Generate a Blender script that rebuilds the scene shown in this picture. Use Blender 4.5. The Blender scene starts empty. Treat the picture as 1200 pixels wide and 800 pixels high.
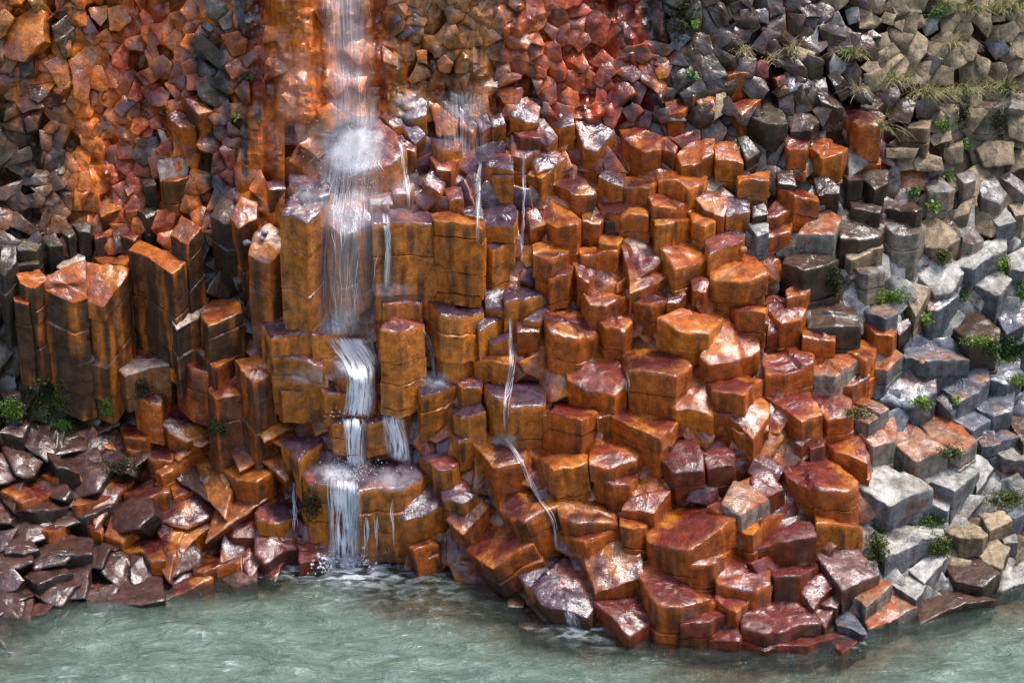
import bpy, math, random
import numpy as np
from mathutils import Vector, Matrix
from mathutils.bvhtree import BVHTree

# ------------------------------------------------------------------ camera, world, sun, exposure
scene = bpy.context.scene
COL = scene.collection
PITCH, HFOV, DIST = math.radians(25), math.radians(24), 28.0
TGT = np.array([0.0, 1.8, 3.3])
FW = np.array([0, math.cos(PITCH), -math.sin(PITCH)])
UPV = np.array([0, math.sin(PITCH), math.cos(PITCH)])
RT = np.array([1.0, 0, 0])
CAM = TGT - DIST * FW
FPX = 600 / math.tan(HFOV / 2)
cd = bpy.data.cameras.new('camera'); cam = bpy.data.objects.new('camera', cd); COL.objects.link(cam)
cam.location = CAM; cam.rotation_euler = (math.pi / 2 - PITCH, 0, 0)
cd.sensor_fit = 'HORIZONTAL'; cd.angle = HFOV; cd.clip_end = 500
scene.camera = cam
SUN_DIR = Vector((0.30, 0.05, 0.94)).normalized()
w = bpy.data.worlds.new('World'); scene.world = w; w.use_nodes = True
nt = w.node_tree; bg = nt.nodes['Background']
sky = nt.nodes.new('ShaderNodeTexSky'); sky.sky_type = 'NISHITA'; sky.sun_disc = False
sky.sun_elevation = math.asin(SUN_DIR.z); sky.sun_rotation = math.atan2(SUN_DIR.x, SUN_DIR.y)
sky.air_density = 1.0; sky.dust_density = 3.5; sky.ozone_density = 0.8
nt.links.new(sky.outputs[0], bg.inputs[0]); bg.inputs[1].default_value = 0.15
sl = bpy.data.lights.new('sun', 'SUN'); sl.energy = 2.1; sl.angle = math.radians(15); sl.color = (1, 0.975, 0.945)
so = bpy.data.objects.new('sun', sl); COL.objects.link(so); so.rotation_euler = SUN_DIR.to_track_quat('Z', 'Y').to_euler()
so.location = (6, -12, 25)
vs = scene.view_settings; vs.view_transform = 'Standard'; vs.look = 'None'; vs.gamma = 1; vs.exposure = 1.0
vs.use_curve_mapping = False
scene.cycles.max_bounces = 8; scene.cycles.transparent_max_bounces = 32

rng = random.Random(7)
nrng = np.random.RandomState(7)

# ------------------------------------------------------------------ noise
def _h(i, j, k, s):
    n = (i * 374761393 + j * 668265263 + k * 2147483647 + s * 1274126177) & 0xffffffff
    n = ((n ^ (n >> 13)) * 1274126177) & 0xffffffff
    return ((n ^ (n >> 16)) & 0xffff) / 65535.0
def vnoise(p, s=0):
    p = np.asarray(p, float); f = np.floor(p).astype(np.int64); t = p - f; t = t * t * (3 - 2 * t)
    r = 0
    for a in (0, 1):
        for b in (0, 1):
            for c in (0, 1):
                wgt = (t[:, 0] if a else 1 - t[:, 0]) * (t[:, 1] if b else 1 - t[:, 1]) * (t[:, 2] if c else 1 - t[:, 2])
                r = r + wgt * _h(f[:, 0] + a, f[:, 1] + b, f[:, 2] + c, s)
    return r
def fbm(p, s=0, o=3):
    r, a, m = 0, 1, 0
    p = np.asarray(p, float)
    for i in range(o):
        r = r + a * vnoise(p * (2 ** i), s + i * 17); m += a; a *= .5
    return r / m
def sstep(a, b, x): t = np.clip((x - a) / (b - a), 0, 1); return t * t * (3 - 2 * t)
def lin(c):
    c = np.array(c, float) / 255
    return np.where(c <= .04045, c / 12.92, ((c + .055) / 1.055) ** 2.4)

# ------------------------------------------------------------------ the cliff's mean surface: slope in degrees from the waterline up
PROF = [  # station, waterline, [(height mark, slope) ...]
    (0, 735, [(735, 24), (520, 30), (480, 74), (330, 74), (290, 55), (210, 60), (150, 78), (0, 80)]),
    (130, 692, [(692, 24), (520, 30), (475, 76), (340, 76), (290, 55), (210, 62), (150, 78), (0, 80)]),
    (280, 668, [(668, 32), (560, 42), (520, 72), (300, 76), (250, 60), (200, 76), (0, 80)]),
    (360, 664, [(664, 70), (430, 74), (250, 76), (235, 45), (200, 50), (170, 78), (0, 80)]),
    (440, 660, [(660, 78), (565, 78), (550, 40), (520, 72), (260, 76), (235, 48), (130, 45), (105, 80), (0, 82)]),
    (560, 690, [(690, 62), (500, 62), (330, 66), (250, 70), (230, 48), (125, 46), (95, 80), (0, 82)]),
    (700, 745, [(745, 48), (400, 50), (150, 50), (100, 66), (60, 76), (0, 78)]),
    (850, 765, [(765, 46), (400, 48), (120, 50), (60, 62), (0, 68)]),
    (1000, 748, [(748, 42), (450, 42), (400, 52), (100, 54), (0, 68)]),
    (1100, 716, [(716, 38), (480, 38), (430, 54), (125, 58), (118, 22), (100, 24), (92, 74), (0, 72)]),
    (1200, 684, [(684, 36), (470, 36), (420, 56), (128, 60), (118, 22), (100, 24), (92, 74), (0, 72)]),
]
def ray(u, v): return FW[None] + RT[None] * ((np.asarray(u, float) - 600) / FPX)[:, None] + UPV[None] * ((400 - np.asarray(v, float)) / FPX)[:, None]
US = np.arange(-420, 1640, 20.0); VS = np.arange(-180, 1000, 4.0)
st = [p[0] for p in PROF]
WLU = np.interp(US, st, [p[1] for p in PROF])
SL = np.array([np.interp(-VS, [-m[0] for m in p[2]], [m[1] for m in p[2]]) for p in PROF])
YG = np.zeros((len(US), len(VS)))
for i, u in enumerate(US):
    a = np.array([np.interp(np.clip(u, 0, 1200), st, SL[:, j]) for j in range(len(VS))])
    rs = ray(np.full(len(VS), u), VS)
    r0 = ray([u], [WLU[i]])[0]
    p0 = CAM + r0 * (-CAM[2] / r0[2])
    k = np.searchsorted(VS, WLU[i])
    p = p0.copy()
    for j in range(k - 1, -1, -1):
        m = math.tan(math.radians(a[j])); r = rs[j]
        t = (p[2] - CAM[2] + m * (CAM[1] - p[1])) / (r[2] - m * r[1]); p = CAM + r * t; YG[i, j] = p[1]
    p = p0.copy()
    for j in range(k, len(VS)):
        m = math.tan(math.radians(11)); r = rs[j]
        t = (p[2] - CAM[2] + m * (CAM[1] - p[1])) / (r[2] - m * r[1]); p = CAM + r * t; YG[i, j] = p[1]
for _ in range(2): YG[1:-1] = (YG[:-2] + 2 * YG[1:-1] + YG[2:]) / 4
def Yat(u, v):
    u = np.atleast_1d(np.asarray(u, float)); v = np.atleast_1d(np.asarray(v, float))
    x = np.clip((u - US[0]) / 20, 0, len(US) - 1.001); y = np.clip((v - VS[0]) / 4, 0, len(VS) - 1.001)
    i = x.astype(int); j = y.astype(int); fx = x - i; fy = y - j
    return YG[i, j] * (1 - fx) * (1 - fy) + YG[i + 1, j] * fx * (1 - fy) + YG[i, j + 1] * (1 - fx) * fy + YG[i + 1, j + 1] * fx * fy
def unproj(u, v, off=0.0):
    u = np.atleast_1d(np.asarray(u, float)); v = np.atleast_1d(np.asarray(v, float))
    r = ray(u, v); t = (Yat(u, v) + off - CAM[1]) / r[:, 1]
    return CAM[None] + r * t[:, None]
def toimg(P):
    d = np.asarray(P) - CAM; z = d @ FW
    return 600 + FPX * (d @ RT) / z, 400 - FPX * (d @ UPV) / z
def waterline(u): return np.interp(u, st, [p[1] for p in PROF])

# ------------------------------------------------------------------ materials
def newmat(name):
    m = bpy.data.materials.new(name); m.use_nodes = True; t = m.node_tree
    return m, t, t.nodes['Principled BSDF'], t.nodes['Material Output']
def nd(t, k, **kw):
    n = t.nodes.new(k)
    for a, b in kw.items():
        if a.startswith('i_'): n.inputs[int(a[2:]) if a[2:].isdigit() else a[2:]].default_value = b
        else: setattr(n, a, b)
    return n
def rock_material():
    m, t, b, out = newmat('wet_rock'); L = t.links.new
    at = nd(t, 'ShaderNodeAttribute', attribute_name='col'); wt = nd(t, 'ShaderNodeAttribute', attribute_name='wet')
    geo = nd(t, 'ShaderNodeNewGeometry')
    n1 = nd(t, 'ShaderNodeTexNoise', i_Scale=9.0, i_Detail=6.0, i_Roughness=.65)
    n2 = nd(t, 'ShaderNodeTexNoise', i_Scale=55.0, i_Detail=4.0, i_Roughness=.6)
    mp = nd(t, 'ShaderNodeMapping'); mp.inputs['Scale'].default_value = (14, 14, 1.6)
    n3 = nd(t, 'ShaderNodeTexNoise', i_Scale=1.0, i_Detail=5.0, i_Roughness=.6)
    L(geo.outputs['Position'], mp.inputs[0]); L(mp.outputs[0], n3.inputs['Vector'])
    for n in (n1, n2): L(geo.outputs['Position'], n.inputs['Vector'])
    r1 = nd(t, 'ShaderNodeMapRange', i_1=.3, i_2=.7, i_3=.45, i_4=1.4); L(n1.outputs[0], r1.inputs[0])
    r2 = nd(t, 'ShaderNodeMapRange', i_1=.3, i_2=.7, i_3=.72, i_4=1.22); L(n2.outputs[0], r2.inputs[0])
    r3 = nd(t, 'ShaderNodeMapRange', i_1=.3, i_2=.7, i_3=.7, i_4=1.25); L(n3.outputs[0], r3.inputs[0])
    m1 = nd(t, 'ShaderNodeMath', operation='MULTIPLY'); L(r1.outputs[0], m1.inputs[0]); L(r2.outputs[0], m1.inputs[1])
    m2 = nd(t, 'ShaderNodeMath', operation='MULTIPLY'); L(m1.outputs[0], m2.inputs[0]); L(r3.outputs[0], m2.inputs[1])
    vm = nd(t, 'ShaderNodeVectorMath', operation='SCALE'); L(at.outputs['Color'], vm.inputs[0]); L(m2.outputs[0], vm.inputs['Scale'])
    # hairline cracks
    dn = nd(t, 'ShaderNodeVectorMath', operation='MULTIPLY_ADD'); dn.inputs[1].default_value = (.25, .25, .25)
    L(n1.outputs['Color'], dn.inputs[0]); L(geo.outputs['Position'], dn.inputs[2])
    vo = nd(t, 'ShaderNodeTexVoronoi', feature='DISTANCE_TO_EDGE', i_Scale=3.2); L(dn.outputs[0], vo.inputs['Vector'])
    cr = nd(t, 'ShaderNodeMapRange', i_1=0.0, i_2=.022, i_3=.3, i_4=1.0); L(vo.outputs['Distance'], cr.inputs[0])
    gate = nd(t, 'ShaderNodeTexNoise', i_Scale=2.3, i_Detail=2.0); L(geo.outputs['Position'], gate.inputs['Vector'])
    gr = nd(t, 'ShaderNodeMapRange', i_1=.48, i_2=.6, i_3=0.0, i_4=1.0); L(gate.outputs[0], gr.inputs[0])
    cm = nd(t, 'ShaderNodeMix'); cm.inputs[2].default_value = 1.0; L(gr.outputs[0], cm.inputs[0]); L(cr.outputs[0], cm.inputs[3])
    v2 = nd(t, 'ShaderNodeVectorMath', operation='SCALE'); L(vm.outputs[0], v2.inputs[0]); L(cm.outputs[0], v2.inputs['Scale'])
    L(v2.outputs[0], b.inputs['Base Color'])
    # gloss of the water film
    n4 = nd(t, 'ShaderNodeTexNoise', i_Scale=5.0, i_Detail=4.0); L(geo.outputs['Position'], n4.inputs['Vector'])
    wr = nd(t, 'ShaderNodeMapRange', i_1=.39, i_2=.58, i_3=.15, i_4=1.0); L(n4.outputs[0], wr.inputs[0])
    ww = nd(t, 'ShaderNodeMath', operation='MULTIPLY'); L(wr.outputs[0], ww.inputs[0]); L(wt.outputs['Fac'], ww.inputs[1])
    rr = nd(t, 'ShaderNodeMapRange', i_1=0.0, i_2=1.0, i_3=.85, i_4=.26); L(ww.outputs[0], rr.inputs[0])
    L(rr.outputs[0], b.inputs['Roughness'])
    cw = nd(t, 'ShaderNodeMath', operation='MULTIPLY'); cw.inputs[1].default_value = 1.0; L(ww.outputs[0], cw.inputs[0])
    L(cw.outputs[0], b.inputs['Coat Weight']); b.inputs['Coat Roughness'].default_value = .03; b.inputs['Coat IOR'].default_value = 1.75
    ba = nd(t, 'ShaderNodeMath', operation='MULTIPLY_ADD'); ba.inputs[1].default_value = .35
    L(n2.outputs[0], ba.inputs[0]); L(n1.outputs[0], ba.inputs[2])
    bc = nd(t, 'ShaderNodeMath', operation='MULTIPLY_ADD'); bc.inputs[1].default_value = .35; L(cm.outputs[0], bc.inputs[0]); L(ba.outputs[0], bc.inputs[2])
    bm = nd(t, 'ShaderNodeBump', i_Strength=.7, i_Distance=.04); L(bc.outputs[0], bm.inputs['Height'])
    L(bm.outputs[0], b.inputs['Normal'])
    n5 = nd(t, 'ShaderNodeTexNoise', i_Scale=17.0, i_Detail=3.0, i_Distortion=1.0); L(geo.outputs['Position'], n5.inputs['Vector'])
    bh2 = nd(t, 'ShaderNodeMath', operation='MULTIPLY_ADD'); bh2.inputs[1].default_value = .5; L(n5.outputs[0], bh2.inputs[0]); L(n1.outputs[0], bh2.inputs[2])
    bm2 = nd(t, 'ShaderNodeBump', i_Strength=.55, i_Distance=.03); L(bh2.outputs[0], bm2.inputs['Height']); L(bm2.outputs[0], b.inputs['Coat Normal'])
    b.inputs['Specular IOR Level'].default_value = .25
    return m
ROCK = rock_material()
def plain(name, col, rough=.6, trans=0.0, var=.35, scale=30):
    m, t, b, out = newmat(name); L = t.links.new
    geo = nd(t, 'ShaderNodeNewGeometry'); n = nd(t, 'ShaderNodeTexNoise', i_Scale=float(scale), i_Detail=3.0); L(geo.outputs['Position'], n.inputs['Vector'])
    r = nd(t, 'ShaderNodeMapRange', i_1=.3, i_2=.7, i_3=1 - var, i_4=1 + var); L(n.outputs[0], r.inputs[0])
    vm = nd(t, 'ShaderNodeVectorMath', operation='SCALE'); vm.inputs[0].default_value = tuple(lin(col)); L(r.outputs[0], vm.inputs['Scale'])
    L(vm.outputs[0], b.inputs['Base Color']); b.inputs['Roughness'].default_value = rough
    if trans:
        tl = nd(t, 'ShaderNodeBsdfTranslucent'); L(vm.outputs[0], tl.inputs[0]); mx = nd(t, 'ShaderNodeMixShader'); mx.inputs[0].default_value = trans
        L(b.outputs[0], mx.inputs[1]); L(tl.outputs[0], mx.inputs[2]); L(mx.outputs[0], out.inputs[0])
    return m
def veil_material(name, lo, hi, amax, across=18.0, along=1.4):
    """thin running water: white threads along the flow with clear gaps between them"""
    m, t, b, out = newmat(name); L = t.links.new
    uv = nd(t, 'ShaderNodeUVMap'); mp = nd(t, 'ShaderNodeMapping'); mp.inputs['Scale'].default_value = (across, along, 1)
    L(uv.outputs[0], mp.inputs[0])
    n = nd(t, 'ShaderNodeTexNoise', i_Scale=1.0, i_Detail=5.0, i_Roughness=.6, i_Distortion=.3); L(mp.outputs[0], n.inputs['Vector'])
    r = nd(t, 'ShaderNodeMapRange', i_1=lo, i_2=hi, i_3=0.0, i_4=amax); L(n.outputs[0], r.inputs[0])
    d = nd(t, 'ShaderNodeAttribute', attribute_name='dens')
    mu = nd(t, 'ShaderNodeMath', operation='MULTIPLY', use_clamp=True); L(r.outputs[0], mu.inputs[0]); L(d.outputs['Fac'], mu.inputs[1])
    b.inputs['Base Color'].default_value = (.88, .89, .93, 1); b.inputs['Roughness'].default_value = .35
    tr = nd(t, 'ShaderNodeBsdfTransparent'); mx = nd(t, 'ShaderNodeMixShader')
    L(mu.outputs[0], mx.inputs[0]); L(tr.outputs[0], mx.inputs[1]); L(b.outputs[0], mx.inputs[2]); L(mx.outputs[0], out.inputs[0])
    return m
VEIL = veil_material('falling_water', .36, .86, .8, 30.0, 1.0)
CASC = veil_material('broken_cascade', .38, .68, 1.0, 13.0, 3.2)
DRAPE = veil_material('running_film', .33, .8, .75, 4.0, 4.0)
THREAD = plain('white_water', (240, 242, 248), .3, .45, .05)
def mist_material():
    m = bpy.data.materials.new('spray_mist'); m.use_nodes = True; t = m.node_tree; t.nodes.clear(); L = t.links.new
    out = nd(t, 'ShaderNodeOutputMaterial'); pv = nd(t, 'ShaderNodeVolumePrincipled'); tc = nd(t, 'ShaderNodeTexCoord')
    ln = nd(t, 'ShaderNodeVectorMath', operation='LENGTH'); L(tc.outputs['Object'], ln.inputs[0])
    r = nd(t, 'ShaderNodeMapRange', i_1=.15, i_2=1.0, i_3=1.0, i_4=0.0, interpolation_type='SMOOTHSTEP'); L(ln.outputs['Value'], r.inputs[0])
    n = nd(t, 'ShaderNodeTexNoise', i_Scale=3.4, i_Detail=4.0, i_Distortion=.8); L(tc.outputs['Object'], n.inputs['Vector'])
    r2 = nd(t, 'ShaderNodeMapRange', i_1=.44, i_2=.64); L(n.outputs[0], r2.inputs[0])
    mu = nd(t, 'ShaderNodeMath', operation='MULTIPLY'); L(r.outputs[0], mu.inputs[0]); L(r2.outputs[0], mu.inputs[1])
    m2 = nd(t, 'ShaderNodeMath', operation='MULTIPLY'); m2.inputs[1].default_value = 3.2; L(mu.outputs[0], m2.inputs[0])
    pv.inputs['Color'].default_value = (.97, .97, 1, 1); L(m2.outputs[0], pv.inputs['Density']); L(pv.outputs[0], out.inputs['Volume'])
    return m
def river_material():
    m, t, b, out = newmat('river_water'); L = t.links.new
    geo = nd(t, 'ShaderNodeNewGeometry'); sh = nd(t, 'ShaderNodeAttribute', attribute_name='shallow'); fo = nd(t, 'ShaderNodeAttribute', attribute_name='foam')
    mp = nd(t, 'ShaderNodeMapping'); mp.inputs['Scale'].default_value = (1.5, 3.0, 1); mp.inputs['Rotation'].default_value = (0, 0, -.25); L(geo.outputs['Position'], mp.inputs[0])
    n = nd(t, 'ShaderNodeTexNoise', i_Scale=1.3, i_Detail=5.0, i_Roughness=.65, i_Distortion=.8); L(mp.outputs[0], n.inputs['Vector'])
    n2 = nd(t, 'ShaderNodeTexNoise', i_Scale=3.4, i_Detail=3.0, i_Roughness=.5, i_Distortion=.7); L(mp.outputs[0], n2.inputs['Vector'])
    cr = nd(t, 'ShaderNodeMix', data_type='RGBA'); cr.inputs[6].default_value = (*lin((78, 98, 86)), 1); cr.inputs[7].default_value = (*lin((106, 124, 113)), 1)
    rn = nd(t, 'ShaderNodeMapRange', i_1=.35, i_2=.65); L(n.outputs[0], rn.inputs[0]); L(rn.outputs[0], cr.inputs[0])
    fm = nd(t, 'ShaderNodeMapRange', i_1=.57, i_2=.76, i_3=0.0, i_4=.5); L(n2.outputs[0], fm.inputs[0])  # white ripple glints, along with foam flecks, painted into the water colour
    fx = nd(t, 'ShaderNodeMapRange', i_1=.40, i_2=.6, i_3=0.0, i_4=1.0); L(n2.outputs[0], fx.inputs[0])
    f1 = nd(t, 'ShaderNodeMath', operation='MULTIPLY'); L(fx.outputs[0], f1.inputs[0]); L(fo.outputs['Fac'], f1.inputs[1])
    gate = nd(t, 'ShaderNodeMapRange', i_1=.5, i_2=.64); L(n.outputs[0], gate.inputs[0])
    f0 = nd(t, 'ShaderNodeMath', operation='MULTIPLY'); L(fm.outputs[0], f0.inputs[0]); L(gate.outputs[0], f0.inputs[1])
    f2 = nd(t, 'ShaderNodeMath', operation='ADD', use_clamp=True); L(f0.outputs[0], f2.inputs[0]); L(f1.outputs[0], f2.inputs[1])
    c2 = nd(t, 'ShaderNodeMix', data_type='RGBA'); c2.inputs[7].default_value = (.72, .76, .80, 1); L(cr.outputs[2], c2.inputs[6]); L(f2.outputs[0], c2.inputs[0])
    L(c2.outputs[2], b.inputs['Base Color']); b.inputs['Roughness'].default_value = .07; b.inputs['IOR'].default_value = 1.33
    bh = nd(t, 'ShaderNodeMath', operation='MULTIPLY_ADD'); bh.inputs[1].default_value = .28; L(n2.outputs[0], bh.inputs[0]); L(n.outputs[0], bh.inputs[2])
    bm = nd(t, 'ShaderNodeBump', i_Strength=1.0, i_Distance=.22); L(bh.outputs[0], bm.inputs['Height']); L(bm.outputs[0], b.inputs['Normal'])
    tr = nd(t, 'ShaderNodeBsdfTransparent'); tr.inputs[0].default_value = (.78, .80, .74, 1); mx = nd(t, 'ShaderNodeMixShader')
    gl = nd(t, 'ShaderNodeBsdfGlossy'); gl.inputs['Roughness'].default_value = .07; L(bm.outputs[0], gl.inputs['Normal'])
    fr = nd(t, 'ShaderNodeFresnel', i_IOR=1.33); L(bm.outputs[0], fr.inputs['Normal'])
    clear = nd(t, 'ShaderNodeMixShader'); L(fr.outputs[0], clear.inputs[0]); L(tr.outputs[0], clear.inputs[1]); L(gl.outputs[0], clear.inputs[2])
    inv = nd(t, 'ShaderNodeMath', operation='SUBTRACT'); inv.inputs[0].default_value = 1.0; L(f2.outputs[0], inv.inputs[1])
    mm = nd(t, 'ShaderNodeMath', operation='MULTIPLY', use_clamp=True); L(sh.outputs['Fac'], mm.inputs[0]); L(inv.outputs[0], mm.inputs[1])
    L(mm.outputs[0], mx.inputs[0]); L(b.outputs[0], mx.inputs[1]); L(clear.outputs[0], mx.inputs[2]); L(mx.outputs[0], out.inputs[0])
    return m

# ------------------------------------------------------------------ object helpers
def tag(o, label=None, cat=None, group=None, kind=None):
    for k, v in (('label', label), ('category', cat), ('group', group), ('kind', kind)):
        if v: o[k] = v
    return o
def mesh_obj(name, V, F, mat, attrs=None, origin=None, sharp=None, parent=None, uv=None):
    V = np.asarray(V, float)
    if origin is None: origin = np.zeros(3)
    me = bpy.data.meshes.new(name); me.from_pydata((V - origin).tolist(), [], F); me.materials.append(mat)
    for k, a in (attrs or {}).items():
        a = np.asarray(a, np.float32)
        if a.ndim == 2:
            at = me.attributes.new(k, 'FLOAT_COLOR', 'POINT'); at.data.foreach_set('color', np.hstack([a, np.ones((len(a), 1), np.float32)]).ravel())
        else:
            at = me.attributes.new(k, 'FLOAT', 'POINT'); at.data.foreach_set('value', a)
    if uv is not None:
        ul = me.uv_layers.new(name='UVMap'); idx = np.zeros(len(me.loops), np.int32); me.loops.foreach_get('vertex_index', idx)
        ul.data.foreach_set('uv', np.asarray(uv, np.float32)[idx].ravel())
    me.shade_smooth()
    if sharp: me.set_sharp_from_angle(angle=math.radians(sharp))
    o = bpy.data.objects.new(name, me); o.location = origin; COL.objects.link(o)
    if parent is not None: o.parent = parent
    return o

# ------------------------------------------------------------------ stone colours: top, side, wetness
KEYS = {
    'o': ((152, 74, 18), (188, 104, 22), .9), 'r': ((112, 38, 16), (172, 84, 18), 1.), 'm': ((74, 22, 18), (172, 86, 18), 1.),
    'p': ((70, 44, 58), (184, 106, 32), 1.), 'd': ((92, 30, 22), (124, 54, 24), 1.), 'k': ((66, 54, 38), (58, 46, 30), .85), 'v': ((70, 42, 34), (50, 34, 28), 1.),  # p: lilac sky sheen painted into the top colour
    'b': ((72, 50, 36), (66, 48, 34), .95), 'n': ((66, 44, 30), (58, 38, 26), .9), 'g': ((156, 153, 146), (122, 121, 120), .15), 't': ((150, 132, 106), (132, 112, 88), .1),  # g: cool, dim shade painted into the side colour
    's': ((92, 94, 102), (88, 90, 94), .9), 'h': ((136, 98, 74), (132, 124, 114), .7), 'q': ((96, 62, 58), (100, 62, 50), 1.),
    'a': ((172, 146, 130), (136, 84, 44), .75),
    'u': ((84, 66, 56), (136, 124, 108), .55),
}
KEYS = {k: (lin(a), lin(b), c) for k, (a, b, c) in KEYS.items()}
RUST = lin((150, 76, 34)); GREY = lin((150, 148, 142)); DARK = lin((44, 36, 28)); MAROON = lin((78, 26, 30)); OCHRE = lin((190, 112, 30)); PALE = lin((176, 150, 136))

def stone(poly, nrm, axis, length, key, seed, res=.05, relief=1.0, dark=.2, step=.08, joints=True, facet=0):
    """one fractured prism: traced end face, bevelled rim, jointed sides; returns vertices, faces, colours, wetness"""
    rs = np.random.RandomState(seed)
    c = poly.mean(0); n = nrm / np.linalg.norm(nrm); a = axis / np.linalg.norm(axis)
    e1 = np.cross(n, [0, 0, 1.]); 
    if np.linalg.norm(e1) < .1: e1 = np.array([1., 0, 0])
    e1 /= np.linalg.norm(e1); e2 = np.cross(n, e1)
    q = np.stack([(poly - c) @ e1, (poly - c) @ e2], 1)
    if np.sum(q[:, 0] * np.roll(q[:, 1], -1) - q[:, 1] * np.roll(q[:, 0], -1)) < 0: q = q[::-1]
    R = max(.03, np.sqrt(abs(np.sum(q[:, 0] * np.roll(q[:, 1], -1) - q[:, 1] * np.roll(q[:, 0], -1)) / 2 / math.pi)))
    pts = []
    m = len(q)
    for i in range(m):
        p, pn, pp = q[i], q[(i + 1) % m], q[i - 1]
        l0, l1 = np.linalg.norm(pp - p), np.linalg.norm(pn - p)
        d0 = min(.2 * l0, .07 * R); d1 = min(.2 * l1, .07 * R)
        A = p + (pp - p) * (d0 / max(l0, 1e-6)); B = p + (pn - p) * (d1 / max(l1, 1e-6))
        pts.append(A); pts.append(.25 * A + .5 * p + .25 * B); pts.append(B)
        nx, nn = q[(i + 1) % m], q[(i + 2) % m]
        dn = min(.2 * l1, .07 * R); E = nx + (p - nx) * (dn / max(l1, 1e-6))
        k = int(np.linalg.norm(E - B) / res)
        for s in range(1, k): pts.append(B + (E - B) * s / k)
    pts = np.array(pts); N = len(pts)
    ang = np.arctan2(pts[:, 1], pts[:, 0])
    jit = (fbm(np.stack([pts[:, 0] * 7 + seed, pts[:, 1] * 7, pts[:, 0] * 0], 1), seed, 2) - .5) * .09 * R * relief
    jit = jit + (fbm(np.stack([pts[:, 0] * 22 + seed, pts[:, 1] * 22, pts[:, 0] * 0], 1), seed + 2, 2) - .5) * .03 * min(1, R / .25)
    rad = np.linalg.norm(pts, axis=1); rad[rad < 1e-6] = 1e-6
    pts = pts * (1 + jit / rad)[:, None]
    # broken end face: a few tilted fracture planes
    if facet > 0:
        K = rs.randint(2, 5); a0 = rs.uniform(0, 6.28)
        G = [(np.array([math.cos(a0 + 6.28 * k / K + rs.normal(0, .3)), math.sin(a0 + 6.28 * k / K + rs.normal(0, .3))]) * rs.uniform(.15, 1.0) * facet, rs.uniform(-.3, .3, 2) * R) for k in range(K)]
    else:
        K = rs.randint(2, 5); G = [(rs.normal(0, .11, 2) * relief, rs.uniform(-.5, .5, 2) * R) for _ in range(K)]
    stepline = rs.rand() < .5
    sd = rs.uniform(0, 2 * math.pi); sh = rs.uniform(.06, .2) * R * relief; so_ = rs.uniform(-.4, .4) * R
    def H(x):
        h = np.min([(x - p0) @ g for g, p0 in G], 0) + .02
        h = np.clip(h, -(.42 if not facet else .8) * R, .2 * R)
        if stepline:
            dd = x[:, 0] * math.cos(sd) + x[:, 1] * math.sin(sd) - so_
            h = h - sh * sstep(-.012, .012, dd + .03 * (vnoise(np.stack([x[:, 0] * 9, x[:, 1] * 9, x[:, 0] * 0], 1), seed) - .5))
        z = np.stack([x[:, 0] + seed * 3.1, x[:, 1], x[:, 0] * 0], 1)
        h = h + (fbm(z * 5 / max(R, .15) * .2, seed + 3, 3) - .5) * .10 * R * relief
        if facet > .5: h = h + (fbm(z * 9, seed + 4, 4) - .5) * .3 * R
        ri = 1 - np.abs(2 * fbm(z * 7, seed + 9, 3) - 1)
        return h + (ri - .7) * .03 * min(1, R / .2)
    h0 = H(pts).mean()
    bev = min(.022, .06 * R) * rs.uniform(.7, 1.4)
    V, C, W = [], [], []
    top, side, wet = KEYS[key]
    tv = rs.uniform(.82, 1.2)
    top = top * tv; side = side * rs.uniform(.85, 1.18)
    def put(x, depth, drop, kind, seg=0):
        P = c + x[:, :1] * e1 + x[:, 1:] * e2 + a * depth + n * (H(x) - h0 - drop)[:, None]
        V.append(P)
        if kind == 'top':
            z = P * 3.2
            f = fbm(z + 11, 5, 4)[:, None]; f2 = fbm(P * 8 + 31, 8, 3)[:, None]
            cl = top[None] * (.75 + .5 * f2)
            edge = np.clip(np.linalg.norm(x, axis=1) / np.maximum(R, .05), 0, 1.2)[:, None]
            if key in 'rmo':
                cl = cl + (OCHRE[None] * .9 - cl) * sstep(.52, .68, f) * .75
                cl = cl + (MAROON[None] - cl) * sstep(.56, .36, f) * (.5 if key != 'o' else .3)
                cl = cl + (OCHRE[None] - cl) * sstep(.8, 1.05, edge) * .35
            if key == 'p': cl = cl + (lin((150, 70, 40))[None] - cl) * sstep(.52, .66, f) * .6
            if key in 'hu': cl = cl + ((RUST if key == 'h' else GREY)[None] - cl) * sstep(.45, .58, f) * (.85 if key == 'h' else .5)
            if key in 'gta': cl = cl + (lin((96, 84, 66))[None] - cl) * sstep(.56, .68, f) * .6
            if key in 'sq': cl = cl + (lin((150, 104, 72))[None] - cl) * sstep(.58, .7, f) * .5
            if key in 'dq': cl = cl + (PALE[None] * .7 - cl) * sstep(.6, .72, f2) * .3
            wv = np.full(len(x), wet)
        else:
            arc = np.stack([x[:, 0] * 7, x[:, 1] * 7, np.full(len(x), depth * .9 + seed)], 1)
            s = fbm(arc, 21, 3)[:, None]
            f2 = fbm(P * 6 + 77, 4, 3)[:, None]
            cl = side[None] * (.72 + .56 * f2)
            st_ = fbm(np.stack([x[:, 0] * 1.5, x[:, 1] * 1.5, np.full(len(x), depth * 16 + seed)], 1), 63, 2)[:, None]
            cl = cl * (.78 + .44 * st_)
            drip = sstep(.60, .72, fbm(np.stack([x[:, 0] * 9, x[:, 1] * 9, np.full(len(x), depth * 1.1 + seed)], 1), 91, 2))[:, None]
            if key in 'rmopd': cl = cl + (DARK[None] * 1.3 - cl) * drip * .72 * sstep(.02, .10, np.array([[depth]]))
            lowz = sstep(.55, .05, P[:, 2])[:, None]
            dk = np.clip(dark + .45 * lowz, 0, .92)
            cl = cl + (DARK[None] - cl) * sstep(.62 - .34 * dk, .70 - .22 * dk, s) * np.clip(.25 + dk * .8, 0, .9)
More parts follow.
